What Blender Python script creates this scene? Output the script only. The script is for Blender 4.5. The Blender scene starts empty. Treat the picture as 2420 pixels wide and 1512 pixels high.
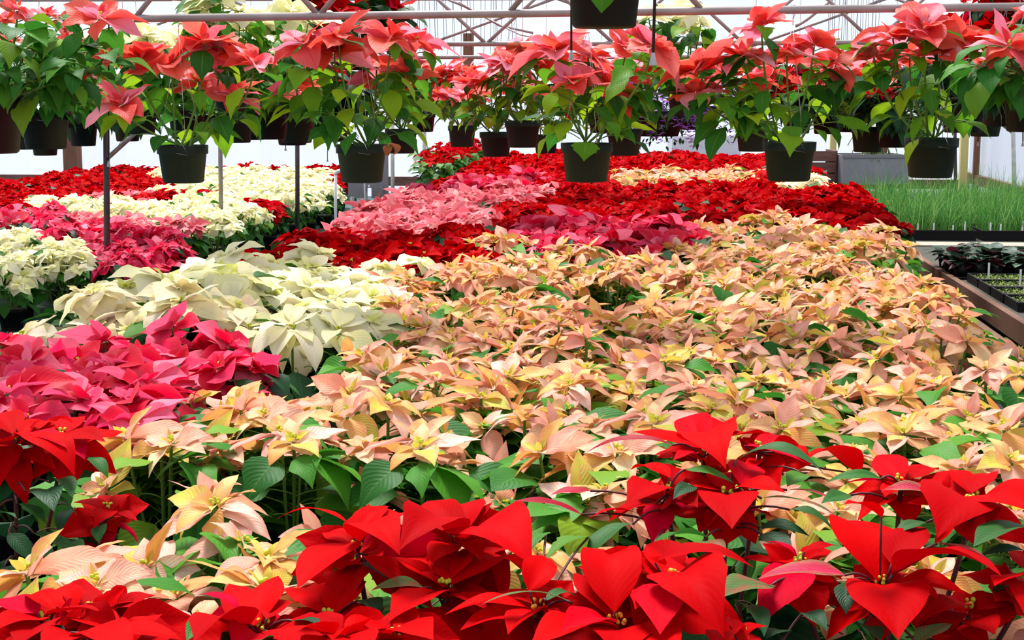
import bpy, math, random
import numpy as np
from mathutils import Vector, Matrix

# ------------------------------------------------------------------ camera, sky, sun, exposure
IMG_W, IMG_H, FPX, HORIZON = 2420.0, 1512.0, 3500.0, 220.0
PITCH = math.atan((IMG_H / 2 - HORIZON) / FPX)
CAM = np.array([0.0, 0.0, 1.62])
scene = bpy.context.scene
C = scene.collection
cam_data = bpy.data.cameras.new('camera')
cam_data.sensor_width = 36.0
cam_data.lens = 36.0 * FPX / IMG_W
cam_data.clip_start = 0.05
cam_data.clip_end = 200.0
cam = bpy.data.objects.new('camera', cam_data)
C.objects.link(cam)
cam.location = CAM
cam.rotation_euler = (math.pi / 2 - PITCH, 0, 0)
scene.camera = cam

world = bpy.data.worlds.new('overcast_sky')
scene.world = world
world.use_nodes = True
wn = world.node_tree
wn.nodes['Background'].inputs['Color'].default_value = (0.90, 0.94, 1.0, 1)
wn.nodes['Background'].inputs['Strength'].default_value = 0.44

sun_data = bpy.data.lights.new('veiled_sun', 'SUN')
sun_data.energy = 5.6
sun_data.angle = math.radians(22)
sun_data.color = (1.0, 0.97, 0.92)
sun = bpy.data.objects.new('veiled_sun', sun_data)
C.objects.link(sun)
sun.rotation_euler = (math.radians(-28), math.radians(-10), 0)

scene.view_settings.view_transform = 'Standard'
scene.view_settings.look = 'None'
scene.view_settings.gamma = 1.0
scene.view_settings.use_curve_mapping = False
scene.view_settings.exposure = 0.98
scene.cycles.max_bounces = 5
scene.cycles.diffuse_bounces = 2
scene.cycles.glossy_bounces = 2
scene.cycles.transmission_bounces = 2
scene.cycles.transparent_max_bounces = 8
scene.cycles.use_denoising = True
scene.cycles.caustics_reflective = False
scene.cycles.caustics_refractive = False

# ------------------------------------------------------------------ geometry helpers
R90 = math.pi / 2
BENCH_YAW = math.atan(340.0 / FPX)                  # the benches run away a little to the right
BU = np.array([math.cos(BENCH_YAW), -math.sin(BENCH_YAW), 0.0])
BV = np.array([math.sin(BENCH_YAW), math.cos(BENCH_YAW), 0.0])
BENCH_Z, LOW_Z = 0.55, 0.30

def ray(px, py):
    a, b = (px - IMG_W / 2) / FPX, (IMG_H / 2 - py) / FPX
    cp, sp = math.cos(PITCH), math.sin(PITCH)
    return np.array([a, cp + sp * b, -sp + cp * b])

def at(px, py, d):
    """the point at forward distance d metres seen in direction (px, py)"""
    r = ray(px, py)
    return CAM + r * (d / r[1])

def on_z(px, py, z):
    r = ray(px, py)
    return CAM + r * ((z - CAM[2]) / r[2])

def pix(p):
    q = np.asarray(p, float) - CAM
    cp, sp = math.cos(PITCH), math.sin(PITCH)
    zc = q[1] * cp - q[2] * sp
    yc = q[1] * sp + q[2] * cp
    return IMG_W / 2 + FPX * q[0] / zc, IMG_H / 2 - FPX * yc / zc

def bench(u, v, z=0.0):
    p = BU * u + BV * v
    return np.array([p[0], p[1], z])

def uv_of(p):
    return float(np.dot(p, BU)), float(np.dot(p, BV))

def inside(poly, x, y):
    c, n = False, len(poly)
    for i in range(n):
        x0, y0 = poly[i]; x1, y1 = poly[(i + 1) % n]
        if (y0 > y) != (y1 > y) and x < (x1 - x0) * (y - y0) / (y1 - y0) + x0:
            c = not c
    return c

class Acc:
    """collects pieces of one mesh"""
    def __init__(self):
        self.v, self.f, self.uv, self.lr, self.lt, self.mi, self.n = [], [], [], [], [], [], 0
    def add(self, v, f, uv=None, lr=0.5, lt=0.0, mi=0):
        v = np.asarray(v, float)
        k = len(v)
        self.v.append(v)
        self.f.extend([tuple(i + self.n for i in q) for q in f])
        self.uv.append(np.zeros((k, 2)) if uv is None else np.asarray(uv, float))
        self.lr.append(np.full(k, lr)); self.lt.append(np.full(k, lt))
        self.mi.extend([mi] * len(f))
        self.n += k
    def mesh(self, name, mats, smooth=True):
        me = bpy.data.meshes.new(name)
        v = np.concatenate(self.v)
        me.from_pydata(v.tolist(), [], self.f)
        uvs = np.concatenate(self.uv)
        lay = me.uv_layers.new(name='uv')
        li = np.empty(len(me.loops), dtype=np.int32)
        me.loops.foreach_get('vertex_index', li)
        lay.data.foreach_set('uv', uvs[li].astype(np.float32).ravel())
        for nm, arr in (('lr', self.lr), ('lt', self.lt)):
            at_ = me.attributes.new(nm, 'FLOAT', 'POINT')
            at_.data.foreach_set('value', np.concatenate(arr).astype(np.float32))
        for m in mats:
            me.materials.append(m)
        me.polygons.foreach_set('material_index', np.array(self.mi, dtype=np.int32))
        me.polygons.foreach_set('use_smooth', np.full(len(me.polygons), smooth))
        me.update()
        return me

def link(name, me, parent=None, loc=None):
    o = bpy.data.objects.new(name, me)
    C.objects.link(o)
    if parent is not None:
        o.parent = parent
    if loc is not None:
        o.location = loc
    return o

def tag(o, label=None, cat=None, group=None, kind=None):
    if label: o['label'] = label
    if cat: o['category'] = cat
    if group: o['group'] = group
    if kind: o['kind'] = kind
    return o

def empty(name, loc, label, cat, group=None, rz=0.0):
    o = bpy.data.objects.new(name, None)
    o.empty_display_size = 0.05
    C.objects.link(o)
    o.location = loc
    o.rotation_euler = (0, 0, rz)
    return tag(o, label, cat, group)

def copy_tree(o, parent=None):
    c = o.copy()
    C.objects.link(c)
    if parent is not None:
        c.parent = parent
    for ch in o.children:
        copy_tree(ch, c)
    return c

def rot_to(n):
    """3x3 that takes +z to n"""
    n = np.asarray(n, float); n = n / np.linalg.norm(n)
    return np.array(Vector((0, 0, 1)).rotation_difference(Vector(n)).to_matrix())

BRACT = (np.array([0, .06, .16, .3, .45, .6, .75, .88, .96, 1.0]), np.array([.04, .30, .70, .97, 1.0, .86, .58, .26, .08, 0.0]))
LOBED = (np.array([0, .05, .15, .28, .36, .42, .52, .58, .70, .85, .95, 1.0]), np.array([.05, .42, .80, 1.0, 1.14, .84, .96, .70, .46, .20, .06, 0.0]))
TOOTH = (np.array([0, .06, .18, .33, .40, .46, .60, .66, .78, .90, 1.0]), np.array([.05, .40, .84, 1.02, 1.0, .92, .86, .66, .42, .16, 0.0]))

def blade(centre, lateral, normal, W, prof, n, m, fold, wave, rng, asym=0.0):
    """a leaf surface: centre line points, lateral and normal unit vectors per row"""
    t = np.linspace(0, 1, n + 1)
    w = np.interp(t, prof[0], prof[1]) * W
    s = np.linspace(-1, 1, m + 1)
    S, T = np.meshgrid(s, t)
    ph, ph2 = rng.uniform(0, 6.28), rng.uniform(0, 6.28)
    A = np.abs(S)
    zoff = (fold * A + wave * np.sin(T * 9 + ph + np.where(S > 0, ph2, 0)) * A * A + .16 * (A - A * A)) * w[:, None]
    P = centre[:, None, :] + lateral[:, None, :] * (S * w[:, None] * (1 + asym * np.sign(S)))[..., None] + normal[:, None, :] * zoff[..., None]
    faces = []
    for i in range(n):
        for j in range(m):
            a = i * (m + 1) + j
            faces.append((a, a + 1, a + m + 2, a + m + 1))
    uv = np.stack([(S * .5 + .5), T], -1).reshape(-1, 2)
    return P.reshape(-1, 3), faces, uv

def leaf(acc, base, az, elev, L, W, bend=.5, fold=.12, roll=0.0, lr=.5, lt=0.0, mi=0, n=8, m=4, prof=BRACT, wave=.12, rng=random, M=None, off=None):
    """a leaf from base, heading az, rising at elev and bending over by bend radians"""
    t = np.linspace(0, 1, n + 1)
    pitch = elev - bend * t
    ds = L / n
    dr = np.cos(pitch); dz = np.sin(pitch)
    r = np.concatenate([[0], np.cumsum((dr[1:] + dr[:-1]) * .5 * ds)])
    h = np.concatenate([[0], np.cumsum((dz[1:] + dz[:-1]) * .5 * ds)])
    ca, sa = math.cos(az), math.sin(az)
    cen = np.stack([r * ca, r * sa, h], 1) + np.asarray(base)
    tan = np.stack([dr * ca, dr * sa, dz], 1)
    lat0 = np.tile(np.array([-sa, ca, 0.0]), (n + 1, 1))
    nor0 = np.cross(tan, lat0)
    cr, sr = math.cos(roll), math.sin(roll)
    lat = lat0 * cr + nor0 * sr
    nor = nor0 * cr - lat0 * sr
    P, F, UV = blade(cen, lat, nor, W, prof, n, m, fold, wave, rng)
    if M is not None:
        P = P @ M.T
    if off is not None:
        P = P + off
    acc.add(P, F, UV, lr, lt, mi)

def leaf_between(acc, b, tpt, W, bulge=.12, fold=.15, roll=0.0, lr=.5, lt=0.0, mi=0, n=14, m=6, prof=BRACT, wave=.1, rng=random):
    """a leaf from point b to point tpt, its upper face turned towards the camera's side and up"""
    b, tpt = np.asarray(b, float), np.asarray(tpt, float)
    ax = tpt - b
    L = np.linalg.norm(ax); ax /= L
    view = CAM + np.array([0, 0, 1.0]) - b
    view /= np.linalg.norm(view)
    lat = np.cross(view, ax); lat /= np.linalg.norm(lat)
    nor = np.cross(ax, lat)
    cr, sr = math.cos(roll), math.sin(roll)
    lat, nor = lat * cr + nor * sr, nor * cr - lat * sr
    t = np.linspace(0, 1, n + 1)
    cen = b + ax * (t * L)[:, None] + nor * (4 * t * (1 - t) * bulge * L)[:, None]
    tan = np.gradient(cen, axis=0); tan /= np.linalg.norm(tan, axis=1)[:, None]
    latr = np.tile(lat, (n + 1, 1))
    norr = np.cross(tan, latr)
    P, F, UV = blade(cen, latr, norr, W, prof, n, m, fold, wave, rng)
    acc.add(P, F, UV, lr, lt, mi)

def tube(acc, pts, r, sides=6, mi=0, lr=.5, lt=0.0, cap=True):
    pts = np.asarray(pts, float)
    n = len(pts)
    rad = np.full(n, r) if np.isscalar(r) else np.asarray(r, float)
    tan = np.gradient(pts, axis=0)
    tan /= np.maximum(np.linalg.norm(tan, axis=1), 1e-9)[:, None]
    ref = np.array([0, 0, 1.0]) if abs(tan[0][2]) < .9 else np.array([1.0, 0, 0])
    V = []
    for i in range(n):
        a = np.cross(tan[i], ref); a /= np.linalg.norm(a)
        b = np.cross(tan[i], a)
        for k in range(sides):
            th = 2 * math.pi * k / sides
            V.append(pts[i] + rad[i] * (a * math.cos(th) + b * math.sin(th)))
        ref = np.cross(a, tan[i]) if False else ref
    F = []
    for i in range(n - 1):
        for k in range(sides):
            a, b = i * sides + k, i * sides + (k + 1) % sides
            F.append((a, b, b + sides, a + sides))
    if cap:
        F.append(tuple(range(sides))[::-1]); F.append(tuple((n - 1) * sides + k for k in range(sides)))
    acc.add(V, F, None, lr, lt, mi)

def lathe(acc, prof, sides=20, mi=0, centre=(0, 0, 0)):
    V = [(centre[0] + r * math.cos(2 * math.pi * k / sides), centre[1] + r * math.sin(2 * math.pi * k / sides), centre[2] + z) for r, z in prof for k in range(sides)]
    F = []
    for i in range(len(prof) - 1):
        for k in range(sides):
            a, b = i * sides + k, i * sides + (k + 1) % sides
            F.append((a, b, b + sides, a + sides))
    acc.add(V, F, None, .5, 0, mi)

def box(acc, x0, x1, y0, y1, z0, z1, mi=0, M=None, off=None):
    V = np.array([(x, y, z) for x in (x0, x1) for y in (y0, y1) for z in (z0, z1)], float)
    if M is not None: V = V @ M.T
    if off is not None: V = V + off
    acc.add(V, [(0, 1, 3, 2), (4, 6, 7, 5), (0, 4, 5, 1), (2, 3, 7, 6), (0, 2, 6, 4), (1, 5, 7, 3)], None, .5, 0, mi)

BM = np.stack([BU, BV, np.array([0, 0, 1.0])], 1)      # bench axes -> world

def bez(p0, p1, p2, n=6):
    t = np.linspace(0, 1, n + 1)[:, None]
    return (1 - t) ** 2 * np.asarray(p0) + 2 * t * (1 - t) * np.asarray(p1) + t * t * np.asarray(p2)

# ------------------------------------------------------------------ materials
def srgb(r, g, b):
    f = lambda c: (c / 255) / 12.92 if c / 255 <= .04045 else ((c / 255 + .055) / 1.055) ** 2.4
    return (f(r), f(g), f(b), 1.0)

def newmat(name):
    m = bpy.data.materials.new(name)
    m.use_nodes = True
    nt = m.node_tree
    for n in list(nt.nodes): nt.nodes.remove(n)
    out = nt.nodes.new('ShaderNodeOutputMaterial')
    return m, nt, out

def N(nt, typ, **kw):
    n = nt.nodes.new(typ)
    for k, v in kw.items():
        if k.startswith('i_'):
            n.inputs[int(k[2:]) if k[2:].isdigit() else k[2:]].default_value = v
        else:
            setattr(n, k, v)
    return n

def math_node(nt, op, a, b=None, clamp=False):
    n = N(nt, 'ShaderNodeMath', operation=op, use_clamp=clamp)
    for i, x in enumerate((a, b)):
        if x is None: continue
        if isinstance(x, (int, float)): n.inputs[i].default_value = x
        else: nt.links.new(x, n.inputs[i])
    return n.outputs[0]

def mixc(nt, fac, a, b):
    n = N(nt, 'ShaderNodeMix', data_type='RGBA')
    for s, x in ((n.inputs[0], fac), (n.inputs[6], a), (n.inputs[7], b)):
        if isinstance(x, (int, float)): s.default_value = x
        elif isinstance(x, tuple): s.default_value = x
        else: nt.links.new(x, s)
    return n.outputs[2]

def ramp(nt, fac, stops, interp='LINEAR'):
    n = N(nt, 'ShaderNodeValToRGB')
    n.color_ramp.interpolation = interp
    e = n.color_ramp.elements
    while len(e) < len(stops): e.new(0.5)
    for k, (p, c) in enumerate(stops):
        e[k].position = p; e[k].color = c
    nt.links.new(fac, n.inputs[0])
    return n.outputs[0]

def leaf_mat(name, stops, inner=None, edge=None, edge_amt=0.0, speck=None, speck_amt=0.0, vein=None, vein_amt=.35, transl=.4, rough=.5, spec=.25, plantvar=0.0, tint=None, bump=.2):
    """bract or leaf: colour by the leaf's own random number, a darker or paler midrib with side veins, light let through"""
    m, nt, out = newmat(name)
    L = nt.links.new
    lr = N(nt, 'ShaderNodeAttribute', attribute_name='lr').outputs['Fac']
    lt = N(nt, 'ShaderNodeAttribute', attribute_name='lt').outputs['Fac']
    uvn = N(nt, 'ShaderNodeUVMap', uv_map='uv')
    sep = N(nt, 'ShaderNodeSeparateXYZ'); L(uvn.outputs[0], sep.inputs[0])
    a = math_node(nt, 'ABSOLUTE', math_node(nt, 'SUBTRACT', sep.outputs[0], .5))      # 0 midrib .. .5 edge
    if plantvar:
        oi = N(nt, 'ShaderNodeObjectInfo')
        lr = math_node(nt, 'FRACT', math_node(nt, 'ADD', lr, math_node(nt, 'MULTIPLY', oi.outputs['Random'], plantvar)))
    col = ramp(nt, lr, stops)
    if edge:
        e = math_node(nt, 'MULTIPLY', math_node(nt, 'POWER', math_node(nt, 'MULTIPLY', a, 2.0), 2.5), edge_amt, True)
        col = mixc(nt, e, col, edge)
    geo = N(nt, 'ShaderNodeTexCoord')
    nz = N(nt, 'ShaderNodeTexNoise'); nz.inputs['Scale'].default_value = 55.0; nz.inputs['Detail'].default_value = 3.0
    L(geo.outputs['Object'], nz.inputs['Vector'])
    if speck:
        s = math_node(nt, 'MULTIPLY', math_node(nt, 'SUBTRACT', nz.outputs[0], .47), 7.0, True)
        s = math_node(nt, 'MULTIPLY', s, speck_amt)
        col = mixc(nt, s, col, speck)
    if inner:
        col = mixc(nt, lt, col, inner)
    # veins
    q = math_node(nt, 'SUBTRACT', math_node(nt, 'MULTIPLY', sep.outputs[1], 11.0), math_node(nt, 'MULTIPLY', a, 7.0))
    tri = math_node(nt, 'ABSOLUTE', math_node(nt, 'SUBTRACT', math_node(nt, 'FRACT', q), .5))
    side = math_node(nt, 'MULTIPLY', math_node(nt, 'SUBTRACT', .10, tri), 10.0, True)
    mid = math_node(nt, 'MULTIPLY', math_node(nt, 'SUBTRACT', .022, a), 60.0, True)
    vn = math_node(nt, 'MAXIMUM', math_node(nt, 'MULTIPLY', side, .55), mid)
    if vein:
        col = mixc(nt, math_node(nt, 'MULTIPLY', vn, vein_amt), col, vein)
    bmp = N(nt, 'ShaderNodeBump'); bmp.inputs['Strength'].default_value = bump; bmp.inputs['Distance'].default_value = .004
    L(math_node(nt, 'MULTIPLY', tri, 1.0), bmp.inputs['Height'])
    pr = N(nt, 'ShaderNodeBsdfPrincipled')
    pr.inputs['Roughness'].default_value = rough
    pr.inputs['Specular IOR Level'].default_value = spec
    L(col, pr.inputs['Base Color']); L(bmp.outputs[0], pr.inputs['Normal'])
    tr = N(nt, 'ShaderNodeBsdfTranslucent')
    if tint:
        mt = N(nt, 'ShaderNodeMix', data_type='RGBA', blend_type='MULTIPLY'); mt.inputs[0].default_value = 1.0
        L(col, mt.inputs[6]); mt.inputs[7].default_value = tint
        L(mt.outputs[2], tr.inputs['Color'])
    else:
        L(col, tr.inputs['Color'])
    mx = N(nt, 'ShaderNodeMixShader'); mx.inputs[0].default_value = transl
    L(pr.outputs[0], mx.inputs[1]); L(tr.outputs[0], mx.inputs[2]); L(mx.outputs[0], out.inputs[0])
    return m

def plain(name, col, rough=.5, spec=.3, metal=0.0, noise=None, scale=20.0, amt=.4, stretch=None):
    m, nt, out = newmat(name)
    pr = N(nt, 'ShaderNodeBsdfPrincipled')
    pr.inputs['Roughness'].default_value = rough
    pr.inputs['Specular IOR Level'].default_value = spec
    pr.inputs['Metallic'].default_value = metal
    pr.inputs['Base Color'].default_value = col
    if noise:
        tc = N(nt, 'ShaderNodeTexCoord')
        mp = N(nt, 'ShaderNodeMapping')
        if stretch: mp.inputs['Scale'].default_value = stretch
        nt.links.new(tc.outputs['Object'], mp.inputs[0])
        nz = N(nt, 'ShaderNodeTexNoise'); nz.inputs['Scale'].default_value = scale; nz.inputs['Detail'].default_value = 5
        nt.links.new(mp.outputs[0], nz.inputs['Vector'])
        f = math_node(nt, 'MULTIPLY', math_node(nt, 'SUBTRACT', nz.outputs[0], .35), amt * 3, True)
        nt.links.new(mixc(nt, f, col, noise), pr.inputs['Base Color'])
    nt.links.new(pr.outputs[0], out.inputs[0])
    return m

def film(name, col, through, diff):
    """thin white greenhouse film: part clear, part milky"""
    m, nt, out = newmat(name)
    tp = N(nt, 'ShaderNodeBsdfTransparent'); tp.inputs[0].default_value = (.97, .985, 1, 1)
    tl = N(nt, 'ShaderNodeBsdfTranslucent'); tl.inputs[0].default_value = col
    df = N(nt, 'ShaderNodeBsdfDiffuse')
    tc = N(nt, 'ShaderNodeTexCoord')
    mp = N(nt, 'ShaderNodeMapping'); mp.inputs['Scale'].default_value = (1.2, 1.2, .35)
    nz = N(nt, 'ShaderNodeTexNoise'); nz.inputs['Scale'].default_value = 1.6; nz.inputs['Detail'].default_value = 4
    nt.links.new(tc.outputs['Object'], mp.inputs[0]); nt.links.new(mp.outputs[0], nz.inputs['Vector'])
    c = mixc(nt, nz.outputs[0], col, (col[0] * .72, col[1] * .76, col[2] * .86, 1))
    nt.links.new(c, df.inputs[0]); nt.links.new(c, tl.inputs[0])
    m1 = N(nt, 'ShaderNodeMixShader'); m1.inputs[0].default_value = diff
    nt.links.new(tl.outputs[0], m1.inputs[1]); nt.links.new(df.outputs[0], m1.inputs[2])
    m2 = N(nt, 'ShaderNodeMixShader'); m2.inputs[0].default_value = 1 - through
    nt.links.new(tp.outputs[0], m2.inputs[1]); nt.links.new(m1.outputs[0], m2.inputs[2])
    nt.links.new(m2.outputs[0], out.inputs[0])
    return m

M = {}
M['red'] = leaf_mat('red_bract', [(0, (.36, .0, .002, 1)), (.5, (.50, .0, .0015, 1)), (.85, (.56, .0, .001, 1)), (1, (.52, .0, .025, 1))], inner=(.40, .0, .003, 1), vein=(.28, .0, .012, 1), vein_amt=.22, transl=.28, rough=.6, spec=.02, bump=.08)
M['maroon'] = leaf_mat('maroon_bract', [(0, (.30, .0, .015, 1)), (1, (.42, .0, .03, 1))], vein=(.2, .0, .02, 1), vein_amt=.5, transl=.3, rough=.5, spec=.15)
M['pink'] = leaf_mat('hot_pink_bract', [(0, (.60, .0, .02, 1)), (.3, (.70, .004, .05, 1)), (.6, (.78, .02, .11, 1)), (.82, (.84, .08, .20, 1)), (1, (.90, .22, .34, 1))], inner=(.62, .0, .03, 1), edge=(.86, .14, .18, 1), edge_amt=.25, vein=(.48, .0, .03, 1), vein_amt=.4, transl=.38, spec=.15, bump=.12)
M['softpink'] = leaf_mat('soft_pink_bract', [(0, (.76, .06, .10, 1)), (.4, (.84, .17, .22, 1)), (.75, (.88, .28, .32, 1)), (1, (.90, .46, .40, 1))], inner=(.74, .04, .07, 1), edge=(.92, .42, .42, 1), edge_amt=.4, vein=(.72, .03, .08, 1), vein_amt=.35, transl=.4, spec=.15)
M['salmon'] = leaf_mat('salmon_bract', [(0, (.72, .03, .03, 1)), (.25, (.82, .07, .045, 1)), (.5, (.88, .13, .07, 1)), (.68, (.86, .11, .16, 1)), (.85, (.90, .24, .36, 1)), (1, (.94, .50, .60, 1))], inner=(.72, .02, .04, 1), edge=(.92, .28, .22, 1), edge_amt=.3, vein=(.55, .01, .02, 1), vein_amt=.5, transl=.5, spec=.25)
M['peach'] = leaf_mat('peach_bract', [(0, (0.757, 0.364, 0.067, 1)), (.14, (0.795, 0.455, 0.118, 1)), (.26, (0.892, 0.710, 0.420, 1)), (.38, (0.815, 0.328, 0.202, 1)), (.5, (0.892, 0.546, 0.437, 1)), (.6, (0.815, 0.564, 0.101, 1)), (.7, (0.854, 0.364, 0.286, 1)), (.8, (0.912, 0.728, 0.588, 1)), (.88, (0.834, 0.437, 0.336, 1)), (.93, (0.640, 0.601, 0.067, 1)), (1, (0.407, 0.510, 0.042, 1))], inner=(0.543, 0.546, 0.034, 1), edge=(0.776, 0.218, 0.151, 1), edge_amt=.5, speck=(0.795, 0.218, 0.168, 1), speck_amt=.30, vein=(0.737, 0.200, 0.126, 1), vein_amt=.4, transl=.36, spec=.2)
M['cream'] = leaf_mat('cream_bract', [(0, (.96, .92, .46, 1)), (.5, (.98, .96, .66, 1)), (.8, (.98, .96, .76, 1)), (1, (.97, .84, .62, 1))], inner=(.72, .76, .12, 1), edge=(.97, .93, .40, 1), edge_amt=.35, speck=(.92, .62, .48, 1), speck_amt=.10, vein=(.9, .78, .38, 1), vein_amt=.25, transl=.55, spec=.2)
M['blush'] = leaf_mat('blush_cream_bract', [(0, (.97, .91, .52, 1)), (.6, (.98, .92, .68, 1)), (1, (.96, .76, .62, 1))], inner=(.8, .76, .2, 1), edge=(.97, .93, .42, 1), edge_amt=.45, speck=(.93, .56, .48, 1), speck_amt=.25, vein=(.9, .56, .44, 1), vein_amt=.35, transl=.5, spec=.2)
M['leaf'] = leaf_mat('green_leaf', [(0, (0.012, 0.079, 0.012, 1)), (.4, (0.025, 0.132, 0.016, 1)), (.8, (0.048, 0.185, 0.017, 1)), (1, (0.112, 0.238, 0.011, 1))], vein=(0.090, 0.238, 0.045, 1), vein_amt=.4, transl=.3, rough=.5, spec=.13)
M['brightleaf'] = leaf_mat('bright_green_leaf', [(0, (0.017, 0.109, 0.012, 1)), (.4, (0.040, 0.204, 0.017, 1)), (.8, (0.087, 0.286, 0.020, 1)), (1, (0.208, 0.340, 0.017, 1))], vein=(0.127, 0.299, 0.058, 1), vein_amt=.4, transl=.35, rough=.5, spec=.13)
M['darkleaf'] = leaf_mat('dark_green_leaf', [(0, (0.006, 0.033, 0.011, 1)), (.6, (0.011, 0.060, 0.016, 1)), (1, (0.025, 0.096, 0.015, 1))], vein=(0.051, 0.132, 0.051, 1), vein_amt=.5, transl=.2, rough=.5, spec=.13)
M['limeleaf'] = leaf_mat('thin_light_green_leaf', [(0, (0.015, 0.097, 0.013, 1)), (.3, (0.030, 0.167, 0.015, 1)), (.55, (0.090, 0.273, 0.011, 1)), (.8, (0.209, 0.387, 0.009, 1)), (1, (0.329, 0.475, 0.015, 1))], vein=(0.239, 0.440, 0.060, 1), vein_amt=.45, transl=.45, rough=.5, spec=.13)
M['mottled'] = leaf_mat('mottled_leaf', [(0, (.05, .12, .03, 1)), (.5, (.10, .14, .04, 1)), (.6, (.45, .008, .04, 1)), (1, (.52, .015, .07, 1))], edge=(.08, .17, .04, 1), edge_amt=.8, speck=(.34, .015, .04, 1), speck_amt=.55, vein=(.16, .01, .02, 1), vein_amt=.5, transl=.2, spec=.1)
M['stem'] = plain('green_stem', (.10, .22, .03, 1), .5, .3)
M['redstem'] = plain('maroon_stem', (.07, .008, .012, 1), .5, .3)
M['bud'] = plain('yellow_green_buds', (.42, .50, .03, 1), .5, .3, noise=(.7, .5, .03, 1), scale=300, amt=.5)
M['gold'] = plain('orange_buds', (.75, .33, .03, 1), .5, .3, noise=(.4, .45, .03, 1), scale=300, amt=.5)
M['pot'] = plain('dark_green_plastic', (.012, .020, .014, 1), .6, .16, noise=(.016, .026, .020, 1), scale=14, amt=.3)
M['blackpot'] = plain('black_plastic', (.005, .005, .006, 1), .55, .2)
M['brownpot'] = plain('brown_black_plastic', (.010, .007, .007, 1), .55, .2)
M['soil'] = plain('potting_soil', (.03, .02, .014, 1), .9, .1, noise=(.008, .006, .005, 1), scale=120, amt=.6)
M['wire'] = plain('galvanised_wire', (.55, .56, .58, 1), .35, .5, .9)
M['pipe'] = plain('galvanised_pipe', (.34, .29, .285, 1), .5, .4, .2, noise=(.20, .155, .15, 1), scale=9, amt=.6)
M['darkpost'] = plain('dark_steel_post', (.055, .040, .046, 1), .5, .35, .2, noise=(.10, .07, .07, 1), scale=25, amt=.5)
M['greypost'] = plain('grey_steel_post', (.30, .29, .30, 1), .5, .35, .4, noise=(.14, .12, .10, 1), scale=18, amt=.7, stretch=(1, 1, .35))
M['whitepost'] = plain('white_painted_post', (.62, .62, .64, 1), .5, .35, 0, noise=(.36, .34, .32, 1), scale=22, amt=.6)
M['wood'] = plain('brown_timber', (.20, .10, .065, 1), .75, .2, noise=(.10, .045, .03, 1), scale=16, amt=.6, stretch=(3, 3, .25))
M['yellowwood'] = plain('pale_timber', (.66, .56, .22, 1), .7, .2, noise=(.5, .4, .16, 1), scale=12, amt=.4, stretch=(3, 3, .25))
M['board'] = plain('rough_brown_board', (.20, .11, .09, 1), .8, .15, noise=(.09, .045, .04, 1), scale=10, amt=.7, stretch=(.6, 3, 3))
M['galv'] = plain('galvanised_sheet', (.30, .31, .34, 1), .5, .4, .35, noise=(.22, .22, .25, 1), scale=7, amt=.6)
M['pvc'] = plain('white_pvc', (.74, .74, .76, 1), .4, .4)
M['greybox'] = plain('grey_enamel', (.21, .205, .23, 1), .5, .35)
M['conduit'] = plain('grey_conduit', (.27, .26, .29, 1), .5, .35)
M['drip'] = plain('black_drip_tube', (.02, .014, .02, 1), .5, .3)
M['weight'] = plain('grey_drip_weight', (.36, .37, .41, 1), .5, .3)
M['barrel'] = plain('white_plastic_drum', (.72, .76, .84, 1), .5, .3, noise=(.6, .64, .74, 1), scale=6, amt=.4)
M['clothgreen'] = plain('dark_green_bench_cloth', (.012, .060, .062, 1), .6, .25, noise=(.03, .11, .10, 1), scale=5, amt=.6, stretch=(.5, 4, 1))
M['benchtop'] = plain('black_bench_mesh', (.010, .010, .012, 1), .7, .2, noise=(.03, .03, .034, 1), scale=60, amt=.5)
M['floor'] = plain('dark_gravel', (.035, .034, .036, 1), .9, .1, noise=(.11, .105, .10, 1), scale=60, amt=.5)
M['sand'] = plain('dark_bench_surface', (.05, .05, .04, 1), .8, .2, noise=(.12, .11, .08, 1), scale=20, amt=.5)
M['grass'] = leaf_mat('grass_blade', [(0, (.035, .15, .03, 1)), (.6, (.09, .27, .05, 1)), (1, (.24, .40, .10, 1))], transl=.4, rough=.6, spec=.1)
M['violetleaf'] = leaf_mat('purple_green_leaf', [(0, (.02, .05, .035, 1)), (.5, (.05, .11, .06, 1)), (.75, (.07, .015, .025, 1)), (1, (.16, .02, .04, 1))], vein=(.1, .14, .1, 1), vein_amt=.3, transl=.15)
M['seedling'] = leaf_mat('seedling_leaf', [(0, (.10, .22, .02, 1)), (1, (.28, .38, .04, 1))], transl=.3)
M['purple'] = leaf_mat('purple_petal', [(0, (.20, .03, .42, 1)), (.6, (.38, .10, .68, 1)), (1, (.58, .28, .85, 1))], transl=.5)
M['label'] = plain('white_plant_label', (.82, .82, .84, 1), .4, .3)
M['terracotta'] = plain('orange_plastic', (.62, .16, .07, 1), .5, .3)
M['deadleaf'] = leaf_mat('dry_brown_leaf', [(0, (.30, .09, .03, 1)), (1, (.42, .14, .04, 1))], vein=(.15, .04, .02, 1), vein_amt=.5, transl=.3)
M['film'] = film('milky_wall_film', (.80, .85, .95, 1), .42, .5)
M['rooffilm'] = film('clear_roof_film', (.92, .94, .98, 1), .72, .3)
M['tendril'] = leaf_mat('trailing_green', [(0, (.16, .26, .06, 1)), (1, (.36, .42, .16, 1))], transl=.3)

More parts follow.
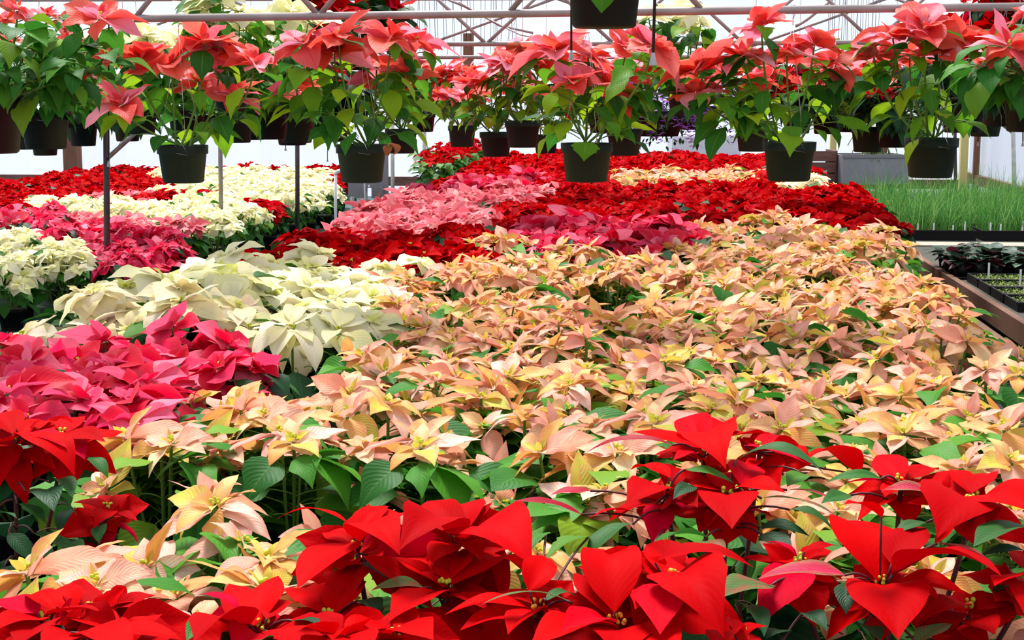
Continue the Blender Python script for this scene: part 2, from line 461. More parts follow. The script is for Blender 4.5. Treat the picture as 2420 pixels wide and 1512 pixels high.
# ------------------------------------------------------------------ the greenhouse
U0, U1, V0, V1 = -9.0, 4.0, -2.0, 19.6
EAVE, RIDGE = 2.5, 4.6
UM = (U0 + U1) / 2
def quad(name, pts, mat, nx=1):
    a = Acc(); a.add(pts, [tuple(range(len(pts)))])
    o = link(name, a.mesh(name, [mat], False)); o['kind'] = 'structure'
    return o
quad('floor', [bench(U0, V0), bench(U1, V0), bench(U1, V1), bench(U0, V1)], M['floor'])
quad('wall_back', [bench(U0, V1), bench(U1, V1), bench(U1, V1, EAVE), bench(UM, V1, RIDGE), bench(U0, V1, EAVE)], M['film'])
quad('wall_right', [bench(U1, V0), bench(U1, V1), bench(U1, V1, EAVE), bench(U1, V0, EAVE)], M['film'])
quad('wall_left', [bench(U0, V0), bench(U0, V1), bench(U0, V1, EAVE), bench(U0, V0, EAVE)], M['film'])
a = Acc()
a.add([bench(U0, V0, EAVE), bench(UM, V0, RIDGE), bench(UM, V1, RIDGE), bench(U0, V1, EAVE)], [(0, 1, 2, 3)])
a.add([bench(UM, V0, RIDGE), bench(U1, V0, EAVE), bench(U1, V1, EAVE), bench(UM, V1, RIDGE)], [(0, 1, 2, 3)])
o = link('ceiling', a.mesh('ceiling', [M['rooffilm']], False)); o['kind'] = 'structure'
# knee boards along the right wall and the back wall
for nm, (u0, u1, v0, v1, z0, z1), mt in (('trim_1', (U1 - .09, U1 - .02, 6, V1 - .05, .50, .62), 'board'), ('trim_2', (U0, U1, V1 - .09, V1 - .02, .40, .52), 'board')):
    a = Acc(); box(a, u0, u1, v0, v1, z0, z1, M=BM); o = link(nm, a.mesh(nm, [M[mt]], False)); o['kind'] = 'structure'

def roof_z(p):
    u, v = uv_of(p)
    return EAVE + (RIDGE - EAVE) * (1 - abs(u - UM) / ((U1 - U0) / 2))
PIPE0, PIPE1 = at(318, 44, 4.90), at(2620, 13, 4.58)
def pipe_at(px):
    """the point of the front pipe seen at column px"""
    f = (px - IMG_W / 2) / FPX
    lo, hi = 0.0, 1.0
    for _ in range(40):
        k = (lo + hi) / 2; p = PIPE0 + (PIPE1 - PIPE0) * k
        if pix(p)[0] < px: lo = k
        else: hi = k
    return p
# benches
def make_bench(name, u0, u1, v0, v1, z, top, label, edge_mat='wood'):
    t = empty(name, bench((u0 + u1) / 2, v0, 0), label, 'bench', rz=-BENCH_YAW)
    hw, ln = (u1 - u0) / 2, v1 - v0
    a = Acc(); box(a, -hw + .03, hw - .03, .03, ln - .03, z - .02, z); link('bench_top', a.mesh('bench_top', [M[top]], False), t)
    for sx in (-1, 1):
        a = Acc(); box(a, sx * hw - .02, sx * hw + .02, 0, ln, z - .09, z + .015); link('edge_board', a.mesh('edge_board', [M[edge_mat]], False), t)
    for k in range(max(2, int(ln / 3.5))):
        y = .2 + (ln - .4) * k / (max(2, int(ln / 3.5)) - 1)
        for sx in (-1, 1):
            a = Acc(); box(a, sx * (hw - .1) - .04, sx * (hw - .1) + .04, y - .04, y + .04, 0, z - .02)
            link('leg', a.mesh('leg', [M['wood']], False), t)
    return t
make_bench('plant_bench', -1.85, 1.50, .6, 17.6, BENCH_Z, 'benchtop', 'long wooden bench carrying the broad mass of peach and red poinsettias')
make_bench('plant_bench', -8.2, -2.28, 4.5, 19.0, LOW_Z, 'clothgreen', 'low bench covered in dark green cloth, across the aisle from the long bench')
make_bench('plant_bench', 1.72, 3.85, 4.6, 14.3, BENCH_Z, 'sand', 'wooden bench with seedling trays and tufts of grass')

make_bench('plant_bench', -2.24, -1.88, 13.4, 17.0, .64, 'benchtop', 'narrow bench of tall leafy red poinsettias squeezed between the two big benches')
# posts
def post(px0, px1, ybase, w, d, mat, label, z0=0.0, z1=1.95, cat='post', name='steel_post', square=False, d1=None):
    b = at(px1, ybase, d)
    tpt = at(px0, ybase - 200, d)
    slope = (tpt - b)[:2] / max((tpt - b)[2], .01)
    p0 = np.array([b[0] + slope[0] * (z0 - b[2]), b[1], z0]); p1 = np.array([b[0] + slope[0] * (z1 - b[2]), b[1], z1])
    r = w * d / FPX / 2
    a = Acc()
    if square:
        box(a, -r, r, -r, r, 0, z1 - z0)
        o = link(name, a.mesh(name, [M[mat]], False)); o.location = p0; o.rotation_euler = (0, 0, -BENCH_YAW)
    else:
        tube(a, [p0, p0 * .5 + p1 * .5, p1], r, 12)
        o = link(name, a.mesh(name, [M[mat]]))
    return tag(o, label, cat)
post(252, 253, 640, 15, 9.0, 'darkpost', 'dark steel post rising between the cream and pink plants of the low bench')
post(521, 523, 585, 10.5, 12.0, 'greypost', 'rust-speckled pale grey post standing at the edge of the low bench', z0=LOW_Z)
post(702.5, 703, 500, 10.5, 13.0, 'darkpost', 'dark grey post beside the far cream poinsettias')
post(1003, 1003, 440, 9, 15.0, 'whitepost', 'white post rising in front of the far leafy red bush')
post(927, 928, 440, 9, 14.0, 'whitepost', 'white post just behind the grey electrical cabinet')
post(1065, 1065, 390, 6.5, 17.5, 'whitepost', 'thin white post near the brown timber post')
post(1094, 1094, 400, 6, 17.2, 'whitepost', 'thin white pipe fixed against the brown timber post')
post(1109, 1109, 400, 22, 17.4, 'wood', 'brown timber post in the middle of the back wall', z1=2.3, name='timber_post', square=True)
post(178, 178, 390, 33, 19.2, 'wood', 'thick brown timber post above the red poinsettias along the back wall', z1=2.3, name='timber_post', square=True)
post(2078, 2078, 370, 20, 18.0, 'wood', 'brown timber post behind the grey metal tank', z1=2.3, name='timber_post', square=True)
post(1963, 1963, 360, 14, 18.9, 'yellowwood', 'pale yellow timber stud on the back wall above the brown crate', z1=2.3, name='timber_post', square=True)
post(2270, 2270, 400, 17, 18.2, 'yellowwood', 'pale yellow timber post near the back corner', z1=2.3, name='timber_post', square=True)
post(2300, 2300, 405, 13, 18.4, 'wood', 'brown timber post in the back corner', z1=2.3, name='timber_post', square=True)
post(2256, 2258, 430, 8, 17.6, 'darkpost', 'dark narrow post beside the pale yellow timber')
post(2392, 2397, 430, 10.5, 13.5, 'whitepost', 'white mottled pole in front of the right wall, above the grass')
def rod(name, p, q, r, mat, label, cat, group=None):
    a = Acc(); p, q = np.asarray(p), np.asarray(q)
    tube(a, [p, (p + q) / 2, q], r, 8)
    return tag(link(name, a.mesh(name, [M[mat]])), label, cat, group)
rod('brace_rod', at(256, 372, 8.98), at(352, 285, 9.0), .014, 'greypost', 'slanting grey brace bolted to the dark post', 'brace')
rod('brace_rod', at(704, 342, 12.98), at(760, 285, 12.9), .016, 'greypost', 'slanting grey brace on the post by the far cream plants', 'brace')
rod('brace_rod', at(2394, 312, 13.5), at(2330, 262, 13.6), .02, 'greypost', 'slanting brace on the white mottled pole', 'brace')
rod('brace_rod', at(1960, 265, 16.5), at(2075, 345, 17.8), .03, 'greypost', 'slanting pipe running down to the timber post behind the tank', 'brace')

# roof trusses: bottom pipe, top pipe, zigzag web
def truss(pl, pr, rise, n, r, label, first=0.0, skip=()):
    pl, pr = np.asarray(pl), np.asarray(pr)
    t = empty('roof_truss', (pl + pr) / 2, label, 'truss')
    c = np.array(t.location)
    up = np.array([0, 0, rise])
    a = Acc(); tube(a, [pl - c, (pl + pr) / 2 - c, pr - c], r, 12); link('bottom_pipe', a.mesh('bottom_pipe', [M['pipe']]), t)
    a = Acc(); tube(a, [pl - c + up, (pl + pr) / 2 - c + up, pr - c + up], r, 10); link('top_pipe', a.mesh('top_pipe', [M['pipe']]), t)
    for k in range(n):
        if k in skip: continue
        f0 = (k + first) / n; f1 = (k + 1 + first) / n
        p = pl + (pr - pl) * f0; q = pl + (pr - pl) * f1
        if k % 2: p, q = p + up, q
        else: q = q + up
        a = Acc(); tube(a, [p - c, (p + q) / 2 - c, q - c], r * .72, 8); link('web_rod', a.mesh('web_rod', [M['pipe']]), t)
    # welded collars
    return t
truss(at(318, 44, 4.90), at(2620, 13, 4.58), .34, 10, .0125, 'roof truss nearest the camera, whose bottom pipe carries the salmon hanging pots', skip=(3, 6, 7))
truss(at(560, 106, 8.0), at(2700, 98, 7.6), .30, 14, .0125, 'second roof truss, just behind the front salmon pots')
truss(at(-600, 138, 11.2), at(2900, 132, 10.8), .42, 9, .014, 'third roof truss, over the middle of the benches')
# loose wires and hoses high behind the second truss
for pts, r, lab in (([(1060, 0, 9.4), (1120, 22, 9.4), (1180, 60, 9.5), (1260, 78, 9.5)], .008, 'brown hose looped along the truss above the small terracotta pot'),
                    ([(1085, 5, 9.2), (1150, 45, 9.2), (1230, 82, 8.6), (1330, 104, 7.92)], .005, 'thin wire hanging in a slack curve beside the brown hose'),
                    ([(1880, 62, 9.0), (1905, 50, 9.0), (1930, 28, 9.0), (1965, 0, 9.1)], .010, 'twisted grey rope tied between the trusses above the salmon plants')):
    a = Acc(); P = np.array([at(*p) for p in pts]); P = np.concatenate([bez(P[0], P[1], P[2]), bez(P[2], P[2] * .5 + P[3] * .5, P[3])[1:]])
    tube(a, P, r, 6); tag(link('hanging_hose', a.mesh('hanging_hose', [M['pipe']])), lab, 'hose')
# fine hanging strings behind the trusses
rs = np.random.default_rng(5)
k = 0
for x0, x1, n in ((945, 1225, 26), (1955, 2075, 18), (690, 780, 6)):
    for i in range(n):
        x = x0 + (x1 - x0) * (i + rs.uniform(.1, .9)) / n
        d = rs.uniform(9.5, 13)
        p = at(x, 120, d); q = at(x + rs.uniform(-14, 14), 120, d)
        z1 = EAVE + .35
        a = Acc(); b0 = np.array([p[0], p[1], 1.93]); b1 = np.array([q[0], q[1], z1])
        sway = np.array([rs.uniform(-.02, .02), 0, 0])
        tube(a, bez(b0, (b0 + b1) / 2 + sway, b1, 4), .0016, 4)
        tag(link('hanging_string', a.mesh('hanging_string', [M['drip']])), 'fine dark string hanging from the roof behind the trusses', 'string', 'fine strings hanging behind the trusses')

# drip tubes with weights
def drip(px, py0, py1, d, sz, label, px0=None):
    b = at(px, py1, d); tpt = at(px0 or px, py0, d)
    tpt = b + (tpt - b) * ((roof_z(b) - b[2]) / (tpt - b)[2])
    t = empty('hanging_drip_tube', b, label, 'drip tube')
    a = Acc(); tube(a, [np.array([0, 0, sz * .8]), (tpt - b) * .5 + np.array([.002, 0, 0]), tpt - b], sz * .13, 6); link('tube', a.mesh('tube', [M['drip']]), t)
    a = Acc(); lathe(a, [(0, 0), (sz * .30, 0), (sz * .31, sz * .08), (sz * .17, sz * .72), (sz * .12, sz), (0, sz)], 12); link('weight', a.mesh('weight', [M['weight']]), t)
drip(1350, -60, 142, 3.9, .025, 'black drip tube with a grey weight hanging in front of the big black pot')
drip(1543, -60, 155, 3.6, .031, 'thicker black drip tube with a large grey weight, beside the big black pot', px0=1549)
drip(257, 150, 394, 4.9, .020, 'thin drip tube with a pale weight hanging against the dark post')
drip(675, 200, 356, 6.5, .018, 'thin drip tube hanging alone before the white wall above the red bed')
drip(2311, 200, 345, 6.2, .018, 'thin drip tube hanging right of the last green pot')
drip(2417, 200, 346, 6.0, .02, 'thin drip tube at the edge, before the right wall')
drip(774, 240, 382, 7.5, .016, 'short drip tube hanging left of the green pot with the dry leaf')

# far fittings
def grp(name, loc, label, cat): return empty(name, loc, label, cat)
def boxpart(t, name, px0, px1, py0, py1, d, depth, mat, dd=0.0):
    p = at(px0, py1, d + dd); q = at(px1, py0, d + dd)
    c = np.array(t.location)
    a = Acc(); box(a, p[0] - c[0], q[0] - c[0], p[1] - c[1], p[1] - c[1] + depth, p[2] - c[2], q[2] - c[2])
    return link(name, a.mesh(name, [M[mat]], False), t)
t = grp('electrical_cabinet', at(870, 520, 13.2), 'grey electrical cabinet with conduits behind the pink poinsettias', 'cabinet')
boxpart(t, 'cabinet_body', 823, 862, 428, 468, 13.2, .14, 'greybox')
boxpart(t, 'switch_box', 866, 896, 428, 444, 13.1, .10, 'greybox')
boxpart(t, 'back_panel', 897, 916, 318, 470, 13.5, .05, 'greybox')
boxpart(t, 'lower_panel', 878, 905, 443, 468, 13.45, .05, 'greybox')
boxpart(t, 'button', 870, 874, 437, 442, 13.08, .02, 'label')
for x, y0, y1, r in ((833, 465, 640, .018), (864, 430, 640, .016), (895, 450, 640, .005)):
    c = np.array(t.location); a = Acc(); p, q = at(x, y0, 13.15) - c, at(x, y1, 13.15) - c; q = np.array([p[0], p[1], q[2]])
    tube(a, [p, (p + q) / 2, q], r, 8); link('conduit', a.mesh('conduit', [M['conduit'] if r > .01 else M['terracotta']]), t)
t = grp('pvc_standpipe', at(793, 560, 12.6), 'white bent plastic water pipe beside the electrical cabinet', 'pipe')
c = np.array(t.location); P = [at(793, 640, 12.6), at(793, 500, 12.6), at(793, 408, 12.6)]
P[0] = np.array([P[1][0], P[1][1], .02])
a = Acc(); tube(a, [p - c for p in P], .013, 10); link('riser', a.mesh('riser', [M['pvc']]), t)
a = Acc(); tube(a, bez(at(793, 412, 12.6) - c, at(793, 404, 12.6) - c, at(805, 404, 12.6) - c), .017, 10); link('elbow', a.mesh('elbow', [M['pvc']]), t)
a = Acc(); tube(a, [at(803, 404, 12.6) - c, at(815, 404, 12.6) - c, at(832, 404, 12.6) - c], .013, 10); link('arm', a.mesh('arm', [M['pvc']]), t)

# grey tank, brown crate, white drum
def wall_box(name, px0, px1, py0, py1, d, depth, mat, label, cat, thick=.012, wood=False):
    """an open box standing on its own feet, built where the photo shows its front"""
    p = at(px0, py1, d); q = at(px1, py0, d)
    t = empty(name, (p[0] / 2 + q[0] / 2, p[1], 0), label, cat)
    w = (q[0] - p[0]) / 2; z0, z1 = p[2], q[2]
    if not wood:
        a = Acc(); box(a, -w, w, 0, thick, z0, z1); link('front_sheet', a.mesh('front_sheet', [M[mat]], False), t)
        for sx in (-1, 1):
            a = Acc(); box(a, sx * w - thick * (sx > 0), sx * w + thick * (sx < 0), thick, depth, z0, z1); link('side_sheet', a.mesh('side_sheet', [M[mat]], False), t)
        a = Acc(); box(a, -w, w, depth, depth + thick, z0, z1); link('back_sheet', a.mesh('back_sheet', [M[mat]], False), t)
        a = Acc(); box(a, -w - .01, w + .01, -.014, .004, z1 - .025, z1 + .008); link('rim', a.mesh('rim', [M['greybox']], False), t)
        a = Acc(); box(a, -w + .02, w - .02, .02, depth - .01, z1 - .09, z1 - .06); link('soil', a.mesh('soil', [M['soil']], False), t)
    else:
        n = 3
        for i in range(n):
            a = Acc(); h = (z1 - z0) / n; box(a, -w, w, 0, .02, z0 + h * i + .006, z0 + h * (i + 1) - .004); link('front_board', a.mesh('front_board', [M[mat]], False), t)
        for sx in (-1, 1):
            a = Acc(); box(a, sx * w - .02, sx * w + .02, .02, depth, z0, z1); link('side_board', a.mesh('side_board', [M[mat]], False), t)
        a = Acc(); box(a, -w + .02, w - .02, .02, depth, z1 - .08, z1 - .05); link('soil', a.mesh('soil', [M['soil']], False), t)
    for sx in (-1, 1):
        for y in (.04, depth - .04):
            a = Acc(); box(a, sx * (w - .05) - .03, sx * (w - .05) + .03, y - .03, y + .03, 0, z0); link('leg', a.mesh('leg', [M['darkpost']], False), t)
    return t
wall_box('metal_tank', 1990, 2150, 367, 436, 14.6, .6, 'galv', 'grey galvanised metal tank behind the grass trays', 'tank')
wall_box('wooden_crate', 1912, 1976, 356, 436, 14.8, .4, 'board', 'weathered brown wooden crate left of the grey tank', 'crate', wood=True)
t = empty('plastic_drum', at(1660, 500, 18.3) * np.array([1, 1, 0]), 'white plastic tank behind the far red poinsettias, under the purple baskets', 'tank')
zt = at(1660, 314, 18.3)[2]
a = Acc(); box(a, -.42, .42, -.3, .3, .0, zt); me = a.mesh('drum_body', [M['barrel']], False)
o = link('drum_body', me, t); bv = o.modifiers.new('b', 'BEVEL'); bv.width = .05; bv.segments = 4
a = Acc(); lathe(a, [(0, 0), (.09, 0), (.09, .05), (0, .05)], 16, centre=(0, 0, zt)); link('drum_cap', a.mesh('drum_cap', [M['barrel']]), t)

# ------------------------------------------------------------------ plant pieces
TAU = 2 * math.pi
def pot_mesh(name, r, h, mat, sides=24):
    a = Acc()
    rb = r * .80
    lathe(a, [(0, 0), (rb * .93, 0), (rb, h * .03), (r * .93, h * .76), (r * .99, h * .77), (r, h * .80), (r * 1.01, h), (r * .965, h), (r * .93, h * .86)], sides)
    lathe(a, [(r * .93, h * .87), (r * .5, h * .9), (0, h * .89)], sides, 1)
    return a.mesh(name, [mat, M['soil']])

def head_into(acc, c, tilt_n, L, W, mi, rng, bud_acc=None, bud_mi=0, whorls=None, n=8, m=4, droop=.45, spread=1.0, wave=.14, up=0.0, mess=1.0):
    """one flower head: whorls of bracts round a cluster of buds"""
    Mx = rot_to(tilt_n)
    whorls = whorls or ((6, 1.0, -.02, 0), (5, .72, .38, 0), (4, .40, .80, 1))
    off0 = rng.uniform(0, TAU)
    Mx = Mx @ rot_to(np.array([rng.normal(0, .16 * mess), rng.normal(0, .16 * mess), 1.0]))
    for wi, (cnt, sc, el, inner) in enumerate(whorls):
        for k in range(cnt):
            az = off0 + wi * .5 + TAU * k / cnt + rng.uniform(-.42, .42)
            l = L * sc * rng.uniform(.68, 1.22)
            leaf(acc, (math.cos(az) * .006, math.sin(az) * .006, -.004 * (2 - wi)), az, el + up + mess * rng.uniform(-.38, .42), l, W * sc * rng.uniform(.8, 1.25) * (1.0 if not inner else .8),
                 bend=droop * rng.uniform(.2, 1.9), fold=rng.uniform(.05, .38), roll=mess * rng.uniform(-.6, .6), lr=rng.uniform(0, 1), lt=float(inner) * rng.uniform(.35, .95), mi=mi,
                 n=n if sc > .5 else max(3, n - 3), m=m, prof=BRACT if rng.uniform() < .7 else TOOTH, wave=wave, rng=rng, M=Mx, off=c)
    if bud_acc is not None:
        for k in range(6):
            az = rng.uniform(0, TAU); rr = rng.uniform(.001, .007)
            p = np.array([math.cos(az) * rr, math.sin(az) * rr, rng.uniform(.004, .011)]) @ Mx.T + c
            s = rng.uniform(.0022, .0038)
            lathe(bud_acc, [(0, -s), (s * .8, -s * .5), (s, .2 * s), (s * .6, s), (0, s * 1.2)], 6, bud_mi, p)

def green_leaf(acc, stem_acc, base, az, rng, L, elev, mi, smi, n=8, m=4, pet=.04, bend=.8, prof=None, wide=1.0):
    """a green leaf on its own stalk"""
    d = np.array([math.cos(az), math.sin(az), 0])
    tip = base + d * pet * math.cos(elev * .6) + np.array([0, 0, pet * math.sin(elev * .6 + .25)])
    if stem_acc is not None:
        tube(stem_acc, bez(base, base + d * pet * .5 + np.array([0, 0, pet * .25]), tip, 3), .0014, 4, smi, cap=False)
    leaf(acc, tip, az, elev, L, L * rng.uniform(.28, .38) * wide, bend=bend * rng.uniform(.5, 1.4), fold=rng.uniform(.05, .28), roll=rng.uniform(-.5, .5), lr=rng.uniform(0, 1), mi=mi,
         n=n, m=m, prof=prof if prof is not None else (LOBED if rng.uniform() < .6 else BRACT), wave=.10, rng=rng)

# kinds of bench plant: bract material, leaf material, bract length and half width, heads, height, droop
KIND = {
    'peach': dict(mat='peach', leaf='brightleaf', nl=6, L=.098, W=.0235, heads=(6, 7), h=.37, R=.150, droop=.6, whorls=((6, 1.0, .10, 0), (4, .70, .5, 0), (4, .32, .9, 1)), leafL=.105),
    'peachnear': dict(mat='peach', leaf='brightleaf', L=.096, W=.0235, heads=(5, 6), h=.37, R=.150, droop=.6, whorls=((5, 1.0, .12, 0), (4, .72, .5, 0), (4, .32, .9, 1)), leafL=.118, nl=9),
    'red': dict(mat='red', leaf='darkleaf', L=.105, W=.032, heads=(8, 10), h=.37, R=.16, droop=.5, whorls=((7, 1.0, .0, 0), (5, .68, .3, 0), (3, .35, .7, 0)), leafL=.10),
    'redleafy': dict(mat='red', leaf='leaf', L=.085, W=.028, heads=(6, 8), h=.42, R=.20, droop=.5, whorls=((6, 1.0, .0, 0), (4, .68, .3, 0)), leafL=.11, nl=8),
    'pink': dict(mat='softpink', leaf='leaf', L=.12, W=.037, heads=(5, 7), h=.38, R=.15, droop=.45, whorls=((6, 1.0, .08, 0), (5, .7, .4, 0), (3, .38, .8, 0)), leafL=.11),
    'hotpink': dict(mat='pink', leaf='darkleaf', L=.125, W=.040, heads=(5, 7), h=.40, R=.16, droop=.55, whorls=((6, 1.0, .06, 0), (5, .72, .35, 0), (3, .40, .8, 0)), leafL=.12),
    'cream': dict(mat='cream', leaf='leaf', L=.138, W=.052, heads=(5, 7), h=.37, R=.17, droop=1.05, whorls=((6, 1.0, .10, 0), (5, .74, .4, 0), (4, .36, .8, 1)), leafL=.12, mess=.55, nl=6),
    'blush': dict(mat='blush', leaf='leaf', L=.115, W=.040, heads=(5, 7), h=.37, R=.155, droop=.95, whorls=((6, 1.0, .05, 0), (5, .74, .35, 0), (4, .36, .8, 1)), leafL=.12, mess=.7, nl=5),
    'lowcream': dict(mat='cream', leaf='leaf', L=.105, W=.034, heads=(6, 8), h=.38, R=.17, droop=.65, whorls=((7, 1.0, .0, 0), (5, .7, .35, 0), (4, .36, .8, 1)), leafL=.10),
}

def plant_data(kind, seed, lod, zoff=0.0):
    """the meshes of one bench plant; lod 0 near (parts), 1 middle (parts, plainer), 2 far (one mesh)"""
    K = KIND[kind]
    rng = np.random.default_rng(seed)
    n, m = ((9, 4), (6, 4), (4, 2))[lod]
    one = lod == 2
    mats = [M[K['mat']], M[K['leaf']], M['stem'], M['bud'], M['blackpot'], M['soil']]
    heads = []
    nh = int(rng.integers(K['heads'][0], K['heads'][1] + 1))
    for i in range(nh):
        if i == 0: r, az = .015, 0.0
        else:
            r = K['R'] * (0.62 if i % 2 else 1.0) * rng.uniform(.8, 1.1)
            az = TAU * i / (nh - 1) + rng.uniform(-.3, .3)
        z = K['h'] - .045 * (r / K['R']) ** 2 + rng.uniform(-.045, .035) - .01
        heads.append((np.array([r * math.cos(az), r * math.sin(az), z]), np.array([math.cos(az) * r / K['R'] * .5, math.sin(az) * r / K['R'] * .5, 1.0])))
    res = {}
    big = Acc()
    stem = big if one else Acc()
    fol = big if one else Acc()
    hm = []
    ph = .125
    for c, tn in heads:
        b = np.array([c[0] * .18, c[1] * .18, ph * .9])
        P = bez(b, np.array([c[0] * .75, c[1] * .75, ph + (c[2] - ph) * .45]), c - np.array([0, 0, .005]), 4 if one else 6)
        tube(stem, P, .0032, 4 if one else 6, 2 if one else 0, cap=False)
        h = big if one else Acc()
        head_into(h, c, tn, K['L'], K['W'], 0, rng, h if lod == 1 else (Acc() if False else None), 1, K['whorls'], n, m, K['droop'], mess=K.get('mess', 1.0))
        bd = None
        if lod == 0:
            bd = Acc(); head_into(bd, c, tn, .001, .001, 0, rng, bd, 0, ((0, 1, 0, 0),), 3, 2)
        hm.append((h, bd))
        nl = K.get('nl') or (5, 4, 3)[lod]
        a0 = math.atan2(c[1], c[0])
        for k in range(nl):
            f = rng.uniform(.35, .93)
            i = f * (len(P) - 1); j = min(int(i), len(P) - 2)
            base = P[j] + (P[j + 1] - P[j]) * (i - j)
            az = a0 + rng.uniform(-1.5, 1.5)
            green_leaf(fol, None if one else stem, base, az, rng, K['leafL'] * rng.uniform(.8, 1.15), rng.uniform(-.35, .35), 1 if one else 0, 0, n - 1, m, pet=.045)
    # skirt of lower leaves
    for k in range((10, 9, 7)[lod]):
        az = TAU * k / 9 + rng.uniform(-.3, .3)
        base = np.array([math.cos(az) * .05, math.sin(az) * .05, rng.uniform(.15, .26)])
        green_leaf(fol, None if one else stem, base, az, rng, K['leafL'] * rng.uniform(.9, 1.25), rng.uniform(-.7, .1), 1 if one else 0, 0, n - 1, m, pet=.07)
    nm = kind + '_plant'
    if one:
        lathe(big, [(.058, 0), (.074, .10), (.078, .10), (.078, .125), (.07, .118), (0, .115)], 10, 4)
        return {'one': big.mesh(nm, mats)}
    res['pot'] = POTS['black']
    res['stem'] = stem.mesh('stem', [M['stem']])
    res['foliage'] = fol.mesh('foliage', [M[K['leaf']]])
    res['heads'] = [(h.mesh('flower_head', [M[K['mat']], M['bud']]), bd.mesh('bud_cluster', [M['bud']]) if bd else None) for h, bd in hm]
    return res

POTS = {'black': pot_mesh('pot', .078, .125, M['blackpot'], 20), 'green': pot_mesh('pot', .0825, .122, M['pot'], 32), 'big': pot_mesh('pot', .105, .15, M['brownpot'], 32),
        'dark': pot_mesh('pot', .0825, .125, M['blackpot'], 20)}

def assemble(name, data, loc, label, group=None, rz=0.0, sc=1.0):
    if 'one' in data:
        o = link(name, data['one'])
        tag(o, label, 'poinsettia', group)
    else:
        o = empty(name, (0, 0, 0), label, 'poinsettia', group)
        link('pot', data['pot'], o); link('stem', data['stem'], o); link('foliage', data['foliage'], o)
        for hm, bd in data['heads']:
            h = link('flower_head', hm, o)
            if bd: link('bud_cluster', bd, h)
    o.location = loc; o.rotation_euler = (0, 0, rz); o.scale = (sc, sc, sc)
    return o

_cache = {}
def variant(kind, lod, k):
    key = (kind, lod, k)
    if key not in _cache:
        _cache[key] = plant_data(kind, 1000 * list(KIND).index(kind) + 100 * lod + k + 7, lod)
    return _cache[key]

ORD = ['zeroth', 'first', 'second', 'third', 'fourth', 'fifth', 'sixth', 'seventh', 'eighth', 'ninth', 'tenth', 'eleventh', 'twelfth', 'thirteenth', 'fourteenth', 'fifteenth', 'sixteenth',
       'seventeenth', 'eighteenth', 'nineteenth']
TENS = {20: 'twent', 30: 'thirt', 40: 'fort', 50: 'fift', 60: 'sixt'}
def ordinal(n):
    if n < 20: return ORD[n]
    t, u = n // 10 * 10, n % 10
    return TENS[t] + 'ieth' if u == 0 else TENS[t] + 'y-' + ORD[u]

NAME = {'peachnear': ('peach_poinsettia', 'peach'), 'peach': ('peach_poinsettia', 'peach'), 'red': ('red_poinsettia', 'red'), 'pink': ('pink_poinsettia', 'soft pink'), 'hotpink': ('pink_poinsettia', 'hot pink'),
        'cream': ('cream_poinsettia', 'cream'), 'blush': ('cream_poinsettia', 'blushed cream'), 'lowcream': ('cream_poinsettia', 'cream')}

# ------------------------------------------------------------------ which kind grows where: outlines of the blocks, followed at the height of the flowers
LONG = [
    ('gap', [(-300, 1040), (200, 1040), (330, 1120), (250, 1290), (60, 1370), (-300, 1400)]),
    ('gap', [(1330, 668), (1560, 672), (1560, 720), (1330, 716)]),
    ('gap', [(1900, 830), (2090, 830), (2090, 890), (1900, 890)]),
    ('gap', [(560, 800), (900, 790), (900, 905), (560, 905)]),
    ('hotpink', [(-400, 745), (120, 745), (420, 800), (560, 830), (540, 890), (430, 985), (260, 1075), (-400, 1100)]),
    ('blush', [(-300, 690), (160, 655), (330, 650), (330, 760), (-300, 800)]),
    ('cream', [(300, 640), (640, 610), (930, 628), (925, 700), (880, 790), (300, 800)]),
    ('red', [(330, 700), (590, 555), (1150, 555), (1165, 590), (960, 640), (935, 655), (650, 622), (420, 645)]),
    ('hotpink', [(1205, 575), (1290, 535), (1660, 545), (1660, 590), (1290, 600)]),
    ('pink', [(575, 588), (655, 522), (840, 494), (950, 470), (1120, 450), (1290, 455), (1270, 480), (1180, 520), (1140, 575), (900, 570)]),
    ('hotpink', [(985, 452), (1180, 432), (1290, 440), (1250, 458), (975, 472)]),
    ('blush', [(1195, 462), (1290, 452), (1290, 478), (1200, 505)]),
    ('peach', [(1440, 404), (1700, 404), (1800, 408), (1790, 432), (1640, 446), (1440, 436)]),
    ('blush', [(1880, 408), (1960, 408), (1960, 442), (1820, 450)]),
    ('red', [(1090, 360), (2075, 360), (2100, 440), (2160, 530), (2030, 548), (1850, 520), (1640, 540), (1300, 545), (1200, 590), (1130, 580), (1180, 520), (1280, 465), (1100, 450), (1000, 452)]),
    ('gap', [(150, 1128), (1330, 1128), (1330, 1222), (150, 1222)]),
    ('peachnear', [(-400, 960), (2800, 900), (2800, 1700), (-400, 1700)]),
    ('peach', [(-400, 500), (2800, 500), (2800, 1700), (-400, 1700)]),
]
LOWB = [
    ('lowcream', [(390, 398), (780, 408), (790, 470), (560, 470), (390, 450)]),
    ('red', [(540, 452), (690, 452), (690, 492), (600, 492)]),
    ('pink', [(190, 455), (345, 450), (345, 478), (190, 478)]),
    ('lowcream', [(80, 470), (400, 470), (640, 462), (650, 510), (500, 530), (300, 505), (90, 505)]),
    ('pink', [(90, 503), (300, 503), (430, 525), (430, 570), (330, 560), (180, 520)]),
    ('hotpink', [(-200, 505), (90, 505), (330, 560), (420, 580), (340, 640), (200, 590), (80, 540), (-200, 545)]),
    ('lowcream', [(-300, 540), (80, 545), (200, 600), (160, 650), (-300, 640)]),
    ('pink', [(-300, 635), (40, 640), (40, 720), (-300, 720)]),
    ('red', [(-600, 340), (810, 350), (810, 440), (390, 470), (200, 470), (0, 505), (-600, 520)]),
]
def kind_at(regions, x, y):
    for k, poly in regions:
        if inside(poly, x, y): return k
    return None

